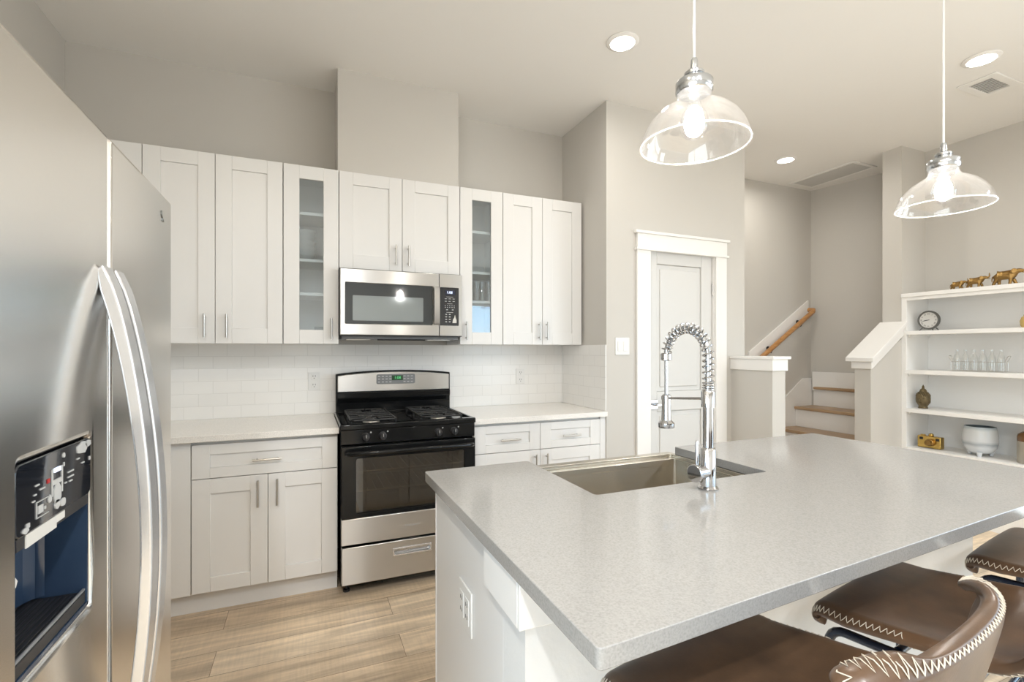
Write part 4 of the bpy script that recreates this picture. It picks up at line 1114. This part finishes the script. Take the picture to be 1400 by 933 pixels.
aj = thing('amber_jar', 'small amber ceramic jar at the right edge of the second shelf', 'jar', (ax, ay, 1.4945))
MB().lathe([(0, 0), (.036, 0), (.046, .02), (.048, .05), (.040, .076), (.028, .086), (.030, .092), (0, .092)], (ax, ay, 1.4945), 30).build('body', 'amber', aj)
MB().lathe([(0, .0922), (.029, .0922), (.026, .100), (.008, .104), (.010, .112), (0, .116)], (ax, ay, 1.4945), 24).build('lid', 'clock_case', aj)

# ================================================================== STOOLS
PROF = [(.216, .706), (.224, .718), (.219, .732), (.195, .740), (.15, .739), (.10, .734), (.05, .730), (0, .728), (-.053, .729), (-.100, .734), (-.140, .749), (-.170, .775), (-.190, .810), (-.205, .850), (-.215, .888), (-.223, .924), (-.229, .954), (-.232, .976)]
def crv(t):
    n = len(PROF) - 1; f = min(max(t, 0), 1) * n; i = min(int(f), n - 1); u = f - i
    p0, p1, p2, p3 = (Vector(PROF[max(0, min(n, i + j))]) for j in (-1, 0, 1, 2))
    return .5 * ((2 * p1) + (p2 - p0) * u + (2 * p0 - 5 * p1 + 4 * p2 - p3) * u * u + (3 * p1 - p0 - 3 * p2 + p3) * u ** 3)
def shell(t, s):
    """t 0..1 from the front lip to the top of the back, s -1..1 across"""
    c = crv(t)
    ang = max(0, min(1, (t - .42) / .33)); ang = ang * ang * (3 - 2 * ang)      # 0 seat, 1 back
    w = .222 + .024 * math.sin(math.pi * min(1, t / .75))
    w += .026 * ang
    if t > .80: w *= max(.0, 1 - ((t - .80) / .20) ** 3.2 * .14)
    if t < .10: w *= 1 - ((.10 - t) / .10) ** 2 * .06
    e = abs(s) ** 2.6
    mid = max(0, min(1, (t - .08) / .4))
    lift = .012 * mid * (1 - ang) - .012 * (1 - mid)
    wing = .055 * ang + .03 * mid * (1 - ang)
    y = c.x + wing * e * (1 - .2 * ang)
    z = c.y + (lift + .030 * math.sin(math.pi * min(1, max(0, (t - .25) / .5)))) * e
    if abs(s) > .84: z -= .016 * ((abs(s) - .84) / .16) ** 2 * (1 - ang)
    if t > .86: z -= .040 * abs(s) ** 3 * ((t - .86) / .14)
    return Vector((s * w, y, z))
def shell_n(t, s):
    d = .004
    a = shell(min(1, t + d), s) - shell(max(0, t - d), s); b = shell(t, min(1, s + d)) - shell(t, max(-1, s - d))
    n = b.cross(-a)
    return n.normalized() if n.length > 1e-9 else Vector((0, 0, 1))
def make_stool(label):
    r = thing('bar_stool', label, 'stool', (0, 0, 0), 'leather bar stools along the island')
    NT, NS, TH = 240, 180, .027
    m = MB(); top = []; bot = []; up_pts = []; out_pts = []
    for i in range(NT + 1):
        t = i / NT; ra = []; rb = []; ua = []; ob = []
        for j in range(NS + 1):
            s = -1 + 2 * j / NS
            s = math.copysign(1 - (1 - abs(s)) ** 1.25, s)
            p = shell(t, s); n = shell_n(t, s)
            ed = min(1, (1 - abs(s)) / .10, t / .03 + .001, (1 - t) / .03 + .001) if True else 1
            th = TH * (.35 + .65 * math.sqrt(max(0, min(1, ed))))
            ra.append(m.bm.verts.new(p + n * (th - TH) * .5)); rb.append(m.bm.verts.new(p - n * (TH + th) * .5))
            ua.append(p + n * ((th - TH) * .5 + .0014)); ob.append(p - n * ((TH + th) * .5 + .0014))
        top.append(ra); bot.append(rb); up_pts.append(ua); out_pts.append(ob)
    for i in range(NT):
        for j in range(NS):
            m.bm.faces.new((top[i][j], top[i][j + 1], top[i + 1][j + 1], top[i + 1][j]))
            m.bm.faces.new((bot[i][j], bot[i + 1][j], bot[i + 1][j + 1], bot[i][j + 1]))
    for i in range(NT):
        for j in (0, NS): m.bm.faces.new((top[i][j], top[i + 1][j], bot[i + 1][j], bot[i][j]))
    for j in range(NS):
        for i in (0, NT): m.bm.faces.new((top[i][j], top[i][j + 1], bot[i][j + 1], bot[i][j]))
    sh = m.build('seat_shell', 'leather', r, smooth=75)
    # zigzag stitching: on the rolled seat edge it shows above, on the back it shows outside
    def pt(i, j): return up_pts[i][j] if i < .40 * NT else out_pts[i][j]
    P = []; q = 0
    for i in range(3, NT - 5): P.append(pt(i, (3, 6, 10, 6)[q % 4])); q += 1
    for j in range(10, NS - 9): P.append(pt(NT - (1, 3, 5, 3)[q % 4], j)); q += 1
    for i in range(NT - 6, 2, -1): P.append(pt(i, NS - (3, 6, 10, 6)[q % 4])); q += 1
    MB().tube(P, .0009, 5).build('stitching', 'thread', sh)
    # steel frame
    for s in (-1, 1):
        x = s * .190
        pf = [(s * .222, .205, .012), (s * .206, .195, .60), (s * .203, .193, .640)]
        pf += [(s * .202, .193 - .035 + .035 * math.cos(R(a)), .643 + .035 * math.sin(R(a))) for a in (15, 35, 55, 75, 90)]
        pf += [(s * .200, .08, .680), (s * .192, -.06, .684), (s * .186, -.115, .688)]
        lg = MB().tube(pf, .0105, 12).build('leg', 'tube', r)
        MB().cyl((s * .2222, .205, .0003), (s * .2222, .205, .02), .013, 12).build('foot_cap', 'rubber', lg)
        lg = MB().tube([(s * .226, -.215, .012), (s * .196, -.02, .675)], .0105, 12).build('leg', 'tube', r)
        MB().cyl((s * .226, -.215, .0003), (s * .226, -.215, .02), .013, 12).build('foot_cap', 'rubber', lg)
    fr = MB().tube([(-.2165, .2005, .23), (.2165, .2005, .23)], .009, 10).tube([(-.2165, .2005, .23), (-.2165, -.15, .235)], .008, 10).tube([(.2165, .2005, .23), (.2165, -.15, .235)], .008, 10)
    fr.build('footrest', 'tube', r)
    MB().tube([(-.19, .06, .684), (.19, .06, .684)], .009, 10).tube([(-.19, -.06, .686), (.19, -.06, .686)], .009, 10).build('seat_rail', 'tube', r)
    return r
s1 = make_stool('brown leather bar stool nearest the camera, at the left end of the island')
s1.location = (.764, .592, 0); s1.rotation_euler = (0, 0, R(9))
dup(s1, (1.380, .612, 0), R(9), 'brown leather bar stool in the middle of the three along the island')
dup(s1, (2.052, .615, 0), R(9), 'dark leather bar stool at the right end of the island, farthest from the camera')
